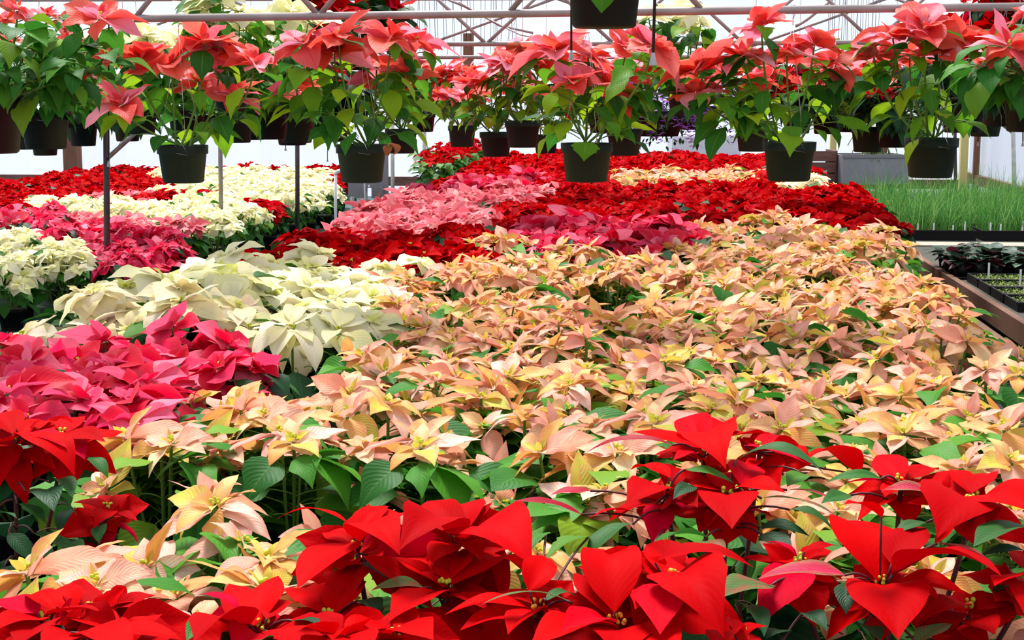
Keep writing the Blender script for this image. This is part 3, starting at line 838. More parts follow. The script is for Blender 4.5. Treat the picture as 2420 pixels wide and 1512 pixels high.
PLAN = []
def lay_bench(regions, u0, u1, v0, v1, du, dv_fn, z, row_word, seed, topz, skip=None, near=6.6, group_fmt='', lift=None):
    rng = np.random.default_rng(seed)
    v, row, cnt = v0, 0, 0
    far_red = []
    while v < v1:
        row_cells = []
        off = (row % 2) * .5
        nu = int((u1 - u0) / du)
        for i in range(nu):
            u = u0 + (i + .5 + off * .9) * du
            if u > u1 - .04: continue
            u2, v2 = u + rng.uniform(-.03, .03), v + rng.uniform(-.035, .035)
            p = bench(u2, v2, z)
            x, y = pix(p + np.array([0, 0, topz]))
            rz, sc, kk = rng.uniform(0, TAU), rng.uniform(.93, 1.1), int(rng.integers(0, 4))
            if p[1] < 1.2 or x < -150 or x > IMG_W + 150 or y > IMG_H + 260: continue
            k = kind_at(regions, x, y)
            if k is None or k == 'gap' or (skip and skip(u2, v2, x, y)): continue
            row_cells.append((k, p, rz, sc, kk))
        if row_cells:
            row += 0
            lay_bench.rows += 1
            for i, (k, p, rz, sc, kk) in enumerate(row_cells):
                d = p[1]
                lod = 0 if d < 4.3 else (1 if d < near else 2)
                nm, word = NAME[k]
                label = f'{word} poinsettia, {ordinal(i + 1)} plant from the left in the {ordinal(lay_bench.rows)} row of the {row_word}'
                if lift: sc *= lift(k, d)
                PLAN.append((d, nm, k, lod, kk, p, label, f'{word} poinsettias on the {row_word}', rz, sc))
                cnt += 1
        row += 1
        v += dv_fn(v)
    return cnt

# keep the grid clear of the plants that are set by hand
HAND = []
def skip_hand(u, v, x, y):
    if -1.95 < u < -1.26 and 4.1 < v < 4.85: return True
    if u > np.interp(v, (5, 6.5, 7.8, 11), (.93, 1.03, 1.2, 1.45)): return True
    return any((u - a) ** 2 + (v - b) ** 2 < r * r for a, b, r in HAND)
# ------------------------------------------------------------------ plants set one by one: big bracts and leaves followed from base to tip
def span(b, px, py, W, sign, lo=.045, hi=.17):
    """the tip in direction (px, py), so far from b that the leaf has a natural length for its width"""
    r = ray(px, py); rn = np.linalg.norm(r); u = r / rn
    s0 = np.dot(b - CAM, u)
    perp = np.linalg.norm(CAM + u * s0 - b)
    L = max(min(max(4.2 * W, lo), hi), perp * 1.02)
    return CAM + u * (s0 + sign * math.sqrt(max(L * L - perp * perp, 0)))

def set_plant(name, label, pot_uv, heads, leaves, bract, leafm='darkleaf', stemm='redstem', z=BENCH_Z, seed=1, pot='black', bud='bud', extra=None, buds=(), n=14, m=6, stems=True, cat='poinsettia', skirt=22, ph=.125, fill=.105):
    rng = np.random.default_rng(seed)
    base = bench(pot_uv[0], pot_uv[1], z)
    t = empty(name, base, label, cat)
    HAND.append((pot_uv[0], pot_uv[1], .21))
    link('pot', POTS[pot], t)
    stem, fol = Acc(), Acc()
    lines = []
    lm = [M[leafm], M['mottled'], M['maroon'], M['leaf'], M['limeleaf']]
    for hi_, (hx, hy, hd, bracts) in enumerate(heads):
        c = at(hx, hy, hd)
        P = bez(np.array([rng.uniform(-.02, .02), rng.uniform(-.02, .02), ph * .8]), np.array([(c - base)[0] * .7, (c - base)[1] * .7, (ph + c[2] - z) * .5]), c - base - np.array([0, 0, .008]), 14)
        lines.append(P)
        tube(stem, P, .0036, 8, 0)
        h = Acc()
        for b in bracts:
            bx, by, tx, ty, w = b[:5]
            o = b[5] if len(b) > 5 else {}
            dd = hd + o.get('dd', 0) + rng.uniform(-.006, .006)
            p = at(bx, by, dd)
            W = w * 1.18 * dd / FPX / 2
            q = span(p, tx, ty, W, o.get('s', -1 if ty > by + 3 else 1))
            _lb(h, p, q, base, W, o, rng, n, m)
            # a short stalk from the head to the bract
            if np.linalg.norm(p - c) > .012:
                tube(stem, bez(c - base - np.array([0, 0, .006]), (c + p) / 2 - base - np.array([0, 0, .01]), p - base, 3), .0016, 5, 0)
        if fill:
            head_into(h, c - base - np.array([0, -.012, .012]), np.array([rng.uniform(-.2, .2), -.35, 1.0]), fill, fill * .33, 0, rng, None, 0, ((6, 1.0, -.05, 0), (4, .6, .35, 0)), 10, 6, .5)
        ho = link('flower_head', h.mesh('flower_head', [M[bract]]), t)
        bd = Acc()
        gold = hi_ in buds
        for k in range(16 if gold else 8):
            rr = .011 if gold else .008
            p = c - base + np.array([rng.uniform(-rr, rr), rng.uniform(-rr, rr), rng.uniform(.002, .016 if gold else .012)])
            s = rng.uniform(.0022, .0036)
            lathe(bd, [(0, -s), (s * .8, -s * .5), (s, .2 * s), (s * .6, s), (0, s * 1.2)], 8, 0, p)
        link('bud_cluster', bd.mesh('bud_cluster', [M['gold' if gold else bud]]), ho)
    top = np.mean([at(h[0], h[1], h[2]) for h in heads], axis=0) - base
    for lf in leaves:
        bx, by, tx, ty, w, d = lf[:6]
        d -= .05
        o = lf[6] if len(lf) > 6 else {}
        p = at(bx, by, d); W = w * d / FPX / 2
        q = span(p, tx, ty, W, o.get('s', -1 if ty > by + 3 else 1), lo=.06)
        leaf_between(fol, p - base, q - base, W, bulge=o.get('b', rng.uniform(.06, .16)), fold=rng.uniform(.1, .3), roll=o.get('r', rng.uniform(-.35, .35)), lr=o.get('lr', rng.uniform(0, 1)), mi=o.get('m', 0), n=n, m=m,
                     prof=o.get('p', BRACT), wave=.08, rng=rng)
        cand = np.concatenate([L_[4:] for L_ in lines])
        pb = p - base
        dist = np.linalg.norm(cand - pb, axis=1) + np.where(cand[:, 2] > pb[2] - .012, .3, 0) 
        root = cand[int(np.argmin(dist))]
        tube(stem, bez(root, (root + p - base) / 2 + np.array([0, 0, .02]), p - base, 5), .0018, 5, 0)
    for k in range(skirt):
        az = TAU * k / max(skirt, 1) + rng.uniform(-.3, .3)
        b = np.array([math.cos(az) * .05, math.sin(az) * .05, rng.uniform(.15, .36)])
        green_leaf(fol, stem, b, az, rng, .135 * rng.uniform(.85, 1.2), rng.uniform(-.7, .1), 0, 0, 9, 4, pet=.06)
    link('foliage', fol.mesh('foliage', lm), t)
    link('stem', stem.mesh('stem', [M[stemm]]), t)
    return t

def _lb(h, p, q, base, W, o, rng, n, m):
    leaf_between(h, p - base, q - base, W, bulge=o.get('b', rng.uniform(.04, .14)), fold=rng.uniform(.08, .3), roll=o.get('r', rng.uniform(-.3, .3)), lr=o.get('lr', rng.uniform(0, 1)), mi=0, n=n, m=m,
                 prof=o.get('p', BRACT if rng.uniform() < .75 else TOOTH), wave=rng.uniform(.04, .13), rng=rng)

F_ = dict
def uv_at(px, py, d):
    return uv_of(at(px, py, d))

# the red plants nearest the camera
set_plant('red_poinsettia', 'tall red poinsettia in the near left corner, cut by the lower edge', uv_at(170, 1500, 1.74), [
    (205, 1448, 1.75, [(188, 1455, 197, 1366, 84), (170, 1450, 158, 1380, 64), (215, 1446, 350, 1420, 74), (196, 1462, 258, 1420, 60), (231, 1480, 412, 1450, 104), (165, 1462, 290, 1500, 92)]),
    (105, 1470, 1.72, [(90, 1448, -30, 1418, 84), (112, 1465, -40, 1500, 92), (100, 1465, 250, 1452, 66, F_(s=-1)), (116, 1478, 40, 1530, 100), (130, 1440, 60, 1412, 60)]),
    (250, 1520, 1.66, [(185, 1500, 320, 1550, 110), (255, 1500, 430, 1512, 80), (200, 1510, 90, 1545, 100), (240, 1505, 250, 1570, 90)])],
    [(150, 1500, 90, 1500, 50, 1.72), (260, 1480, 300, 1500, 50, 1.74)], 'red', seed=11)
set_plant('red_poinsettia', 'red poinsettia with a two-pointed upright bract, second from the left along the front', uv_at(620, 1500, 1.75), [
    (617, 1490, 1.75, [(600, 1478, 658, 1360, 92), (590, 1478, 541, 1378, 84), (580, 1488, 458, 1522, 128), (562, 1440, 468, 1406, 50, F_(lr=1.0)), (630, 1462, 708, 1424, 66), (640, 1490, 775, 1530, 104), (612, 1503, 556, 1560, 100), (626, 1503, 690, 1560, 90)]),
    (800, 1512, 1.68, [(790, 1500, 668, 1516, 96), (800, 1500, 742, 1452, 70), (815, 1498, 930, 1490, 84), (810, 1508, 870, 1560, 110), (795, 1512, 740, 1570, 100)])],
    [(488, 1462, 440, 1515, 56, 1.8, F_(m=3)), (560, 1500, 520, 1540, 50, 1.8), (640, 1512, 600, 1530, 46, 1.75, F_(m=3)), (700, 1470, 760, 1480, 46, 1.78)], 'red', seed=12)
set_plant('red_poinsettia', 'large red poinsettia with three broad flower heads in the middle of the front row', uv_at(950, 1420, 1.95), [
    (845, 1296, 1.95, [(834, 1250, 652, 1228, 48, F_(s=1, b=.2)), (834, 1280, 703, 1391, 118), (842, 1272, 920, 1196, 66), (852, 1280, 945, 1312, 108, F_(b=.22)), (862, 1262, 980, 1232, 96), (898, 1303, 881, 1348, 34), (835, 1285, 760, 1258, 54)]),
    (1080, 1272, 1.96, [(1080, 1268, 1008, 1184, 84), (1082, 1268, 1140, 1178, 84), (1096, 1276, 1258, 1336, 172, F_(b=.2, r=.1)), (1062, 1262, 940, 1304, 128, F_(b=.2)), (1088, 1282, 1140, 1330, 60), (1070, 1285, 1020, 1330, 70)]),
    (1054, 1388, 1.86, [(1048, 1388, 915, 1318, 92), (1056, 1378, 978, 1302, 116), (1070, 1380, 1250, 1362, 128, F_(b=.18)), (1050, 1402, 918, 1470, 112), (1066, 1400, 1150, 1440, 70), (1062, 1372, 1100, 1310, 90)]),
    (778, 1462, 1.84, [(785, 1458, 694, 1396, 118), (788, 1450, 850, 1374, 96), (800, 1462, 918, 1438, 64), (770, 1470, 700, 1500, 90), (790, 1475, 850, 1540, 100)]),
    (930, 1508, 1.72, [(925, 1500, 1025, 1512, 110), (915, 1495, 850, 1470, 90), (935, 1505, 980, 1560, 110), (910, 1508, 860, 1560, 100), (940, 1490, 1010, 1462, 90)])],
    [(862, 1326, 932, 1378, 66, 1.98), (1002, 1388, 876, 1396, 50, 1.9, F_(m=1, lr=.3)), (820, 1340, 790, 1385, 46, 2.02, F_(m=3)), (900, 1450, 850, 1440, 50, 1.9, F_(m=1, lr=.2)), (1000, 1470, 960, 1500, 60, 1.85, F_(m=3)), (860, 1420, 900, 1460, 60, 1.92)],
    'red', seed=13)
set_plant('red_poinsettia', 'red poinsettia whose centre shows a tuft of orange-gold buds', uv_at(1400, 1500, 1.76), [
    (1275, 1440, 1.78, [(1262, 1442, 1050, 1453, 66), (1262, 1455, 1086, 1490, 80), (1282, 1425, 1318, 1392, 56), (1250, 1395, 1294, 1318, 74), (1289, 1436, 1308, 1480, 46), (1280, 1448, 1200, 1500, 80), (1270, 1430, 1180, 1400, 60)]),
    (1457, 1478, 1.74, [(1452, 1445, 1436, 1310, 132, F_(b=.2)), (1446, 1462, 1372, 1362, 110), (1441, 1470, 1325, 1494, 92), (1450, 1488, 1250, 1530, 130), (1470, 1490, 1610, 1540, 140), (1462, 1492, 1470, 1570, 130), (1468, 1465, 1530, 1405, 90)]),
    (1590, 1372, 1.78, [(1548, 1330, 1782, 1341, 70, F_(s=-1, b=.15)), (1598, 1360, 1712, 1508, 158, F_(b=.2)), (1580, 1365, 1545, 1292, 90), (1575, 1385, 1480, 1350, 96), (1590, 1385, 1560, 1500, 130), (1575, 1392, 1500, 1440, 90)])],
    [(1352, 1424, 1132, 1432, 34, 1.8, F_(m=1, lr=.2)), (1290, 1420, 1360, 1410, 40, 1.8), (1390, 1270, 1285, 1332, 80, 2.02, F_(m=3, lr=.9, p=LOBED)), (1290, 1262, 1252, 1306, 56, 2.05, F_(m=3)), (1420, 1420, 1360, 1400, 44, 1.84), (1330, 1470, 1300, 1500, 50, 1.8)],
    'red', seed=14, fill=.10, bud='gold', buds=(1,))
set_plant('red_poinsettia', 'red poinsettia just behind the front row, with a large veined green top leaf', uv_at(1700, 1260, 2.16), [
    (1662, 1072, 2.26, [(1655, 1058, 1494, 1020, 50), (1662, 1055, 1622, 984, 80), (1672, 1050, 1716, 1110, 124, F_(b=.22)), (1690, 1046, 1815, 1030, 74), (1650, 1068, 1590, 1088, 36), (1668, 1052, 1720, 1002, 84)]),
    (1795, 1060, 2.24, [(1759, 1052, 1908, 1096, 46, F_(s=-1)), (1790, 1058, 1850, 1030, 50), (1880, 1052, 1912, 1096, 26), (2033, 1121, 1906, 1088, 80, F_(s=-1, b=.2)), (1800, 1065, 1740, 1040, 60)]),
    (1720, 1170, 2.1, [(1718, 1172, 1730, 1250, 122, F_(r=.05, b=.1)), (1729, 1156, 1858, 1165, 64), (1752, 1146, 1766, 1098, 80), (1704, 1158, 1568, 1166, 38), (1700, 1195, 1590, 1222, 44), (1715, 1160, 1690, 1120, 70)]),
    (1575, 1160, 2.12, [(1572, 1152, 1478, 1196, 92), (1582, 1128, 1490, 1110, 60), (1560, 1190, 1543, 1292, 66), (1505, 1212, 1384, 1230, 40), (1585, 1160, 1650, 1200, 60), (1575, 1150, 1600, 1105, 60)])],
    [(1739, 1088, 1950, 1122, 70, 2.2, F_(m=0, lr=.9, s=-1, b=.22)), (1620, 1110, 1734, 1142, 38, 2.18, F_(m=3)), (1799, 1177, 1988, 1228, 56, 2.08, F_(m=1, lr=.1)), (1860, 1158, 1992, 1200, 42, 2.14, F_(m=1, lr=.7)),
     (1866, 1204, 1968, 1252, 52, 2.1, F_(lr=.9)), (1795, 1246, 1914, 1268, 46, 2.1), (1800, 1262, 1874, 1312, 66, 2.06), (1540, 1296, 1678, 1272, 78, 2.0, F_(m=3, lr=.5)), (1496, 1238, 1384, 1328, 82, 2.04, F_(lr=.95)),
     (1660, 1280, 1714, 1318, 60, 2.02, F_(m=1, lr=.3)), (1375, 1216, 1212, 1184, 52, 2.16, F_(m=2, s=-1)), (1590, 1052, 1376, 1076, 38, 2.26, F_(m=2, s=1)), (1395, 1160, 1300, 1170, 40, 2.2, F_(m=2)), (1640, 1150, 1590, 1180, 46, 2.14), (1900, 1120, 1860, 1150, 56, 2.2, F_(m=3))],
    'red', seed=15, fill=.085)
set_plant('red_poinsettia', 'red poinsettia in the near right corner, with heart-shaped bracts and mottled leaves', uv_at(2080, 1400, 1.92), [
    (2129, 1140, 2.1, [(2130, 1138, 2071, 1076, 72), (2128, 1142, 1996, 1142, 58), (2134, 1136, 2218, 1110, 72), (2126, 1148, 2090, 1175, 50), (2136, 1146, 2190, 1170, 60)]),
    (2300, 1186, 2.0, [(2284, 1184, 2214, 1272, 166, F_(b=.16)), (2288, 1176, 2180, 1126, 106), (2298, 1164, 2346, 1122, 74), (2318, 1178, 2450, 1214, 118), (2310, 1190, 2345, 1240, 70), (2295, 1168, 2270, 1120, 80)]),
    (2080, 1380, 1.86, [(2076, 1372, 1980, 1232, 172, F_(b=.16)), (2083, 1222, 1994, 1192, 58, F_(s=-1)), (2083, 1382, 2123, 1512, 164, F_(r=.05, b=.1)), (2110, 1358, 2368, 1362, 130, F_(s=-1, b=.16)), (2108, 1332, 2184, 1246, 100), (2110, 1384, 2284, 1404, 70), (2110, 1386, 2220, 1416, 64), (2064, 1378, 1996, 1388, 46)]),
    (1890, 1330, 1.9, [(1896, 1352, 1790, 1490, 104, F_(b=.14)), (1880, 1312, 1804, 1282, 34), (1900, 1304, 1985, 1290, 38), (1880, 1340, 1830, 1330, 44), (1902, 1330, 1960, 1300, 56)]),
    (2290, 1440, 1.84, [(2285, 1432, 2160, 1482, 84, F_(lr=.1)), (2300, 1466, 2352, 1500, 76, F_(lr=.1)), (2310, 1440, 2400, 1430, 60, F_(lr=.2)), (2290, 1450, 2230, 1500, 60, F_(lr=.1))]),
    (2430, 1370, 1.86, [(2425, 1360, 2350, 1385, 76), (2430, 1380, 2420, 1450, 80), (2430, 1350, 2390, 1300, 60), (2435, 1400, 2330, 1400, 50)]),
    (1750, 1512, 1.7, [(1720, 1460, 1766, 1540, 44), (1740, 1512, 1815, 1480, 40), (1735, 1500, 1690, 1540, 80)])],
    [(1997, 1359, 1786, 1370, 76, 1.86, F_(m=1, lr=.9, s=-1, p=TOOTH)), (1822, 1384, 1692, 1416, 104, 1.88, F_(m=1, lr=.2)), (2215, 1284, 2360, 1338, 54, 1.92, F_(m=1, lr=.8, p=TOOTH)), (2195, 1162, 2082, 1160, 42, 2.04, F_(m=1, lr=.7)),
     (2083, 1131, 1950, 1142, 36, 2.1, F_(m=3)), (2430, 1245, 2300, 1292, 110, 1.95, F_(lr=.9)), (2420, 1300, 2310, 1320, 40, 1.92), (2190, 1234, 2108, 1270, 46, 2.0, F_(lr=.9)), (2000, 1376, 2000, 1452, 58, 1.9), (1895, 1450, 1955, 1492, 58, 1.84),
     (1740, 1428, 1806, 1505, 84, 1.86), (2165, 1520, 2254, 1474, 70, 1.8, F_(m=1, lr=.4)), (2155, 1442, 2184, 1408, 18, 1.86, F_(m=4)), (2040, 1480, 2080, 1515, 60, 1.84), (2350, 1400, 2420, 1410, 50, 1.9), (2230, 1440, 2180, 1440, 60, 1.92), (2030, 1400, 1960, 1400, 60, 1.95, F_(m=3)), (1860, 1500, 1810, 1512, 60, 1.84), (2010, 1170, 1940, 1190, 50, 2.12, F_(m=3))],
    'red', seed=16, fill=.075)

set_plant('red_poinsettia', 'red poinsettia with dark green lower leaves, in front of the hot pink ones', uv_at(10, 1150, 2.5), [
    (35, 1040, 2.5, [(40, 1035, 178, 1128, 96, F_(b=.2)), (30, 1040, -60, 1080, 80), (45, 1030, 160, 1060, 70), (30, 1025, -20, 980, 80), (20, 1050, 0, 1150, 70), (50, 1028, 120, 1000, 60)]),
    (150, 1030, 2.55, [(150, 1026, 250, 1045, 60), (150, 1035, 200, 1085, 56, F_(lr=1.0)), (140, 1025, 80, 1000, 60), (155, 1022, 190, 985, 60), (145, 1040, 110, 1080, 50)]),
    (255, 1205, 2.55, [(258, 1202, 172, 1188, 36, F_(lr=.1)), (262, 1200, 232, 1172, 30, F_(lr=.1)), (262, 1208, 222, 1248, 46), (265, 1200, 308, 1170, 34, F_(lr=.1)), (268, 1210, 326, 1232, 34, F_(lr=0))])],
    [(120, 1140, 172, 1178, 66, 2.5), (60, 1160, 182, 1218, 34, 2.45, F_(m=4, lr=0)), (110, 1160, 128, 1210, 80, 2.48), (40, 1190, 110, 1240, 50, 2.45), (80, 1260, 195, 1322, 60, 2.45), (150, 1290, 200, 1300, 50, 2.5, F_(m=3, lr=.2)),
     (20, 1260, 80, 1330, 50, 2.4), (80, 1290, 120, 1365, 66, 2.42), (10, 1340, 60, 1400, 60, 2.4), (210, 1080, 255, 1130, 44, 2.6, F_(m=3, lr=.3)), (-20, 1220, 40, 1225, 40, 2.4), (170, 1200, 140, 1260, 50, 2.5), (240, 1240, 235, 1285, 40, 2.55, F_(m=3, lr=.2))],
    'red', seed=17, skirt=16, fill=.09)
set_plant('cream_poinsettia', 'large cream poinsettia at the front of its block, long bracts drooping straight down', uv_at(690, 770, 4.25), [
    (690, 776, 4.25, [(684, 778, 648, 852, 50, F_(b=.1)), (692, 780, 668, 884, 48, F_(b=.1)), (702, 778, 746, 880, 62, F_(b=.1)), (676, 772, 595, 852, 56, F_(b=.1)), (690, 768, 640, 745, 44), (700, 766, 760, 735, 50), (690, 765, 700, 725, 46), (670, 770, 610, 790, 44)]),
    (800, 780, 4.3, [(812, 790, 886, 868, 66, F_(b=.12)), (800, 776, 770, 740, 48), (808, 774, 880, 760, 50), (795, 782, 770, 812, 40), (800, 770, 820, 735, 48)]),
    (590, 775, 4.3, [(585, 772, 500, 765, 48), (590, 780, 560, 820, 44), (595, 770, 640, 740, 46), (588, 766, 570, 730, 46)])],
    [(640, 800, 618, 832, 34, 4.3, F_(m=3)), (760, 800, 790, 880, 40, 4.35), (830, 840, 850, 890, 50, 4.35), (600, 850, 580, 880, 40, 4.35)], 'cream', stemm='stem', seed=18, fill=.11, skirt=14)
lay_bench.rows = 0
n1 = lay_bench(LONG, -1.80, 1.62, 1.95, 17.4, .275, lambda v: .30 if v < 2.2 else (.28 if v < 9 else .33), BENCH_Z, 'long bench', 3, .36, skip_hand)
lay_bench.rows = 0
n2 = lay_bench(LOWB, -7.2, -2.30, 7.6, 18.8, .33, lambda v: .36, LOW_Z, 'low bench', 4, .36, None)
rb = np.random.default_rng(21)
for i, (u, v, lab) in enumerate(((-1.68, 4.28, 'large blushed cream poinsettia at the outer corner of the cream block, by the aisle'), (-1.42, 4.34, 'large blushed cream poinsettia just behind the hot pink ones'),
                                 (-1.70, 4.62, 'large cream poinsettia on the aisle edge, second one behind the hot pink ones'), (-1.40, 4.66, 'large cream poinsettia in the second line behind the hot pink ones'))):
    p = bench(u, v, BENCH_Z)
    PLAN.append((p[1], 'cream_poinsettia', 'blush' if i < 2 else 'cream', 0, i, p, lab, None, rb.uniform(0, TAU), 1.26))
for i in range(9):
    p = bench(-2.06 + rb.uniform(-.05, .05), 13.65 + i * .38, .64)
    PLAN.append((p[1], 'red_poinsettia', 'redleafy', 2, int(rb.integers(0, 3)), p, f'leafy red poinsettia, {ordinal(i + 1)} along the narrow bench between the two big benches', 'leafy red poinsettias on the narrow bench', rb.uniform(0, TAU), rb.uniform(1.0, 1.15)))
PLAN.sort(key=lambda s: s[0])
reds, mass = 0, Acc()
for d, nm, k, lod, kk, p, label, g, rz, sc in PLAN:
    if nm == 'red_poinsettia':
        reds += 1
        if reds > 285:
            me = variant(k, 2, kk % 3)['one']
            v = np.empty(len(me.vertices) * 3); me.vertices.foreach_get('co', v); v = v.reshape(-1, 3) * sc
            c_, s_ = math.cos(rz), math.sin(rz)
            v = np.stack([v[:, 0] * c_ - v[:, 1] * s_, v[:, 0] * s_ + v[:, 1] * c_, v[:, 2]], 1) + p
            l1 = np.empty(len(me.vertices)); me.attributes['lr'].data.foreach_get('value', l1)
            n0 = mass.n
            mass.v.append(v); mass.uv.append(np.full((len(v), 2), .3)); mass.lr.append(l1); mass.lt.append(np.zeros(len(v)))
            mass.f.extend([tuple(i + n0 for i in pl.vertices) for pl in me.polygons]); mass.mi.extend([pl.material_index for pl in me.polygons]); mass.n += len(v)
            continue
    assemble(nm, variant(k, lod, kk % (4 if lod < 2 else 3)), p, label, g, rz, sc)
if mass.n:
    o = link('red_poinsettia_bed', mass.mesh('red_poinsettia_bed', [M['red'], M['darkleaf'], M['stem'], M['bud'], M['blackpot'], M['soil']]))
    tag(o, 'farthest red poinsettias massed along the back wall', 'poinsettias', None, 'stuff')
print('bench plants', n1, n2, 'red', reds)
# ------------------------------------------------------------------ hanging pots
def hang_heads(t, base, heads, bract, rng, n, m, L0, ph, leafm, stemm, nleaf, leafL, whorls=None, buds=True, low=10, droop=.45):
    """stems from the pot to the heads, bracts, drooping leaves: the parts of one hanging plant"""
    stem, fol = Acc(), Acc()
    for c, L in heads:
        b = np.array([rng.uniform(-.03, .03), rng.uniform(-.03, .03), ph * .9])
        midz = ph + (c[2] - ph) * rng.uniform(.30, .5)
        k = rng.uniform(.75, 1.0)
        P = bez(b, np.array([c[0] * k, c[1] * k, midz]), c - np.array([0, 0, .006]), 9)
        tube(stem, P, np.linspace(.0042, .0028, 10), 6, 0, cap=False)
        out = np.array([c[0], c[1] - .03, 0]); ln = np.linalg.norm(out)
        tn = np.array([0, -.12, 1.0]) + (out / ln * min(ln / .22, 1) * .35 if ln > 0 else 0) + np.array([rng.uniform(-.2, .2), rng.uniform(-.2, .1), 0])
        h = Acc()
        head_into(h, c, tn, L * 1.12, L * .36, 0, rng, None, 1, whorls or ((6, 1.0, .12, 0), (5, .76, .5, 0), (3, .42, .95, 1)), n, m, droop, wave=.18)
        ho = link('flower_head', h.mesh('flower_head', [M[bract], M['bud']]), t)
        if buds:
            bd = Acc(); head_into(bd, c, tn, .001, .001, 0, rng, bd, 0, ((0, 1, 0, 0),), 3, 2)
            link('bud_cluster', bd.mesh('bud_cluster', [M['bud']]), ho)
        a0 = math.atan2(c[1], c[0])
        for i in range(nleaf):
            f = rng.uniform(.34, .97) * (len(P) - 1); j = min(int(f), len(P) - 2)
            p = P[j] + (P[j + 1] - P[j]) * (f - j)
            green_leaf(fol, stem, p, a0 + rng.uniform(-2.3, 2.3), rng, leafL * rng.uniform(.75, 1.2), rng.uniform(-.75, .35), 0, 0, n, m, pet=rng.uniform(.035, .07), bend=.9, wide=.86)
    for i in range(low):
        az = TAU * i / low + rng.uniform(-.4, .4)
        p = np.array([math.cos(az) * .03, math.sin(az) * .03, ph + rng.uniform(.0, .06)])
        green_leaf(fol, stem, p, az, rng, leafL * rng.uniform(.75, 1.1), rng.uniform(-.55, .3), 0, 0, n, m, pet=rng.uniform(.06, .13), bend=1.0, wide=.86)
    link('stem', stem.mesh('stem', [M[stemm]]), t)
    link('foliage', fol.mesh('foliage', [M[leafm]]), t)

def hanger(t, r, ph, top, clip=True):
    """three wires from the rim to a hook, with the bent clip at the front of the rim"""
    a = Acc()
    for k in range(3):
        az = -R90 + .35 + TAU * k / 3
        p = np.array([math.cos(az) * r, math.sin(az) * r, ph - .006])
        knot = min(top - .03, ph + .36)
        tube(a, [p, (p + np.array([0, 0, knot])) * .5, np.array([0, 0, knot])], .0009, 4, 0)
    if top - .03 > ph + .36:
        tube(a, [(0, 0, ph + .36), (0, 0, (ph + .36 + top) / 2), (0, 0, top - .01)], .0011, 4, 0)
    tube(a, bez((0, 0, top - .03), (.022, 0, top + .02), (-.008, 0, top + .012), 6), .0012, 5, 0)
    link('wire_hanger', a.mesh('wire_hanger', [M['wire']]), t)
    if clip:
        a = Acc()
        q = [np.array([r * .22, -r * .985, ph + .004]), np.array([r * .42, -r * .985, ph - .030]), np.array([-r * .02, -r * 1.0, ph - .024])]
        tube(a, q, .0011, 5, 0); link('wire_clip', a.mesh('wire_clip', [M['wire']]), t)

def hanging(label, px, rim_y, d, heads, seed, pot='green', potr=.0825, ph=.122, bract='salmon', top_z=1.865, nleaf=10, leafL=.108, low=9, leafm='limeleaf', n=9, m=4, group=None, name='hanging_poinsettia', droop=.45, whorls=None, deep=.12):
    rng = np.random.default_rng(seed)
    if d == 'pipe':
        pp = pipe_at(px); d = pp[1]; top_z = pp[2] + .002
    else:
        top_z = roof_z(at(px, rim_y, d)) - .02
    base = at(px, rim_y, d) - np.array([0, 0, ph])
    t = empty(name, base, label, 'hanging poinsettia', group)
    link('pot', POTS[pot], t)
    hs = []
    for h in heads:
        hx, hy, hl = h[:3]
        dd = h[3] if len(h) > 3 else rng.uniform(-deep, deep)
        hs.append((at(hx, hy, d + dd) - base, hl * d / FPX))
    hang_heads(t, base, hs, bract, rng, n, m, 0, ph, leafm, 'stem', nleaf, leafL, low=low, droop=droop, whorls=whorls)
    hanger(t, potr, ph, top_z - base[2])
    return t

D0 = 4.72
hanging('salmon poinsettia in a dark pot hanging just right of the dark steel post', 431, 343, 'pipe', [
    (485, 95, 92), (405, 150, 88), (330, 135, 84), (285, 245, 82), (600, 150, 86), (558, 222, 78), (520, 120, 70, .12), (470, 190, 55, .14)], 21, nleaf=5)
hanging('salmon poinsettia in a green pot with a curled dry leaf on its rim', 854, 341, 'pipe', [
    (715, 100, 88), (800, 80, 96), (925, 85, 104), (985, 95, 92, .1), (945, 170, 80), (790, 120, 80), (700, 205, 70), (890, 150, 62, .12)], 22)
hanging('salmon poinsettia hanging in the middle, a heart-shaped leaf drooping over its pot rim', 1387, 338, 'pipe', [
    (1310, 115, 104), (1435, 200, 92), (1545, 105, 96), (1390, 130, 70, .12), (1480, 110, 76, .1), (1345, 190, 66)], 23)
hanging('tall salmon poinsettia hanging in a green pot, left of the grey metal tank', 1866, 335, 'pipe', [
    (1800, 55, 76), (1755, 130, 92), (1860, 125, 84), (1650, 160, 92), (1640, 215, 82), (1925, 100, 78), (1975, 150, 80), (1720, 175, 70, .1)], 24)
hanging('leafy salmon poinsettia in a green pot, hanging in front of the grey metal tank', 2202, 326, 'pipe', [
    (2110, 85, 92), (2185, 60, 92), (2260, 90, 86), (2065, 130, 80), (2225, 120, 70), (2340, 105, 92, -.05), (2150, 130, 64, .1)], 25, nleaf=7)
# the dry leaf on the second pot's rim is part of that plant's neighbourhood: its own thing, caught on the rim
rng = np.random.default_rng(8)
a = Acc(); b = at(915, 345, D0 - .05)
leaf(a, (0, 0, 0), -.5, .5, .052, .019, bend=2.8, fold=.7, lr=.5, mi=0, n=10, m=6, wave=.35, rng=rng)
leaf(a, (.004, -.004, -.004), -1.6, .2, .042, .015, bend=2.4, fold=.8, lr=.1, mi=0, n=8, m=6, wave=.35, rng=rng)
o = link('dry_leaf', a.mesh('dry_leaf', [M['deadleaf']])); o.location = b
tag(o, 'curled brown dry leaf caught on the rim of a green hanging pot', 'leaf')
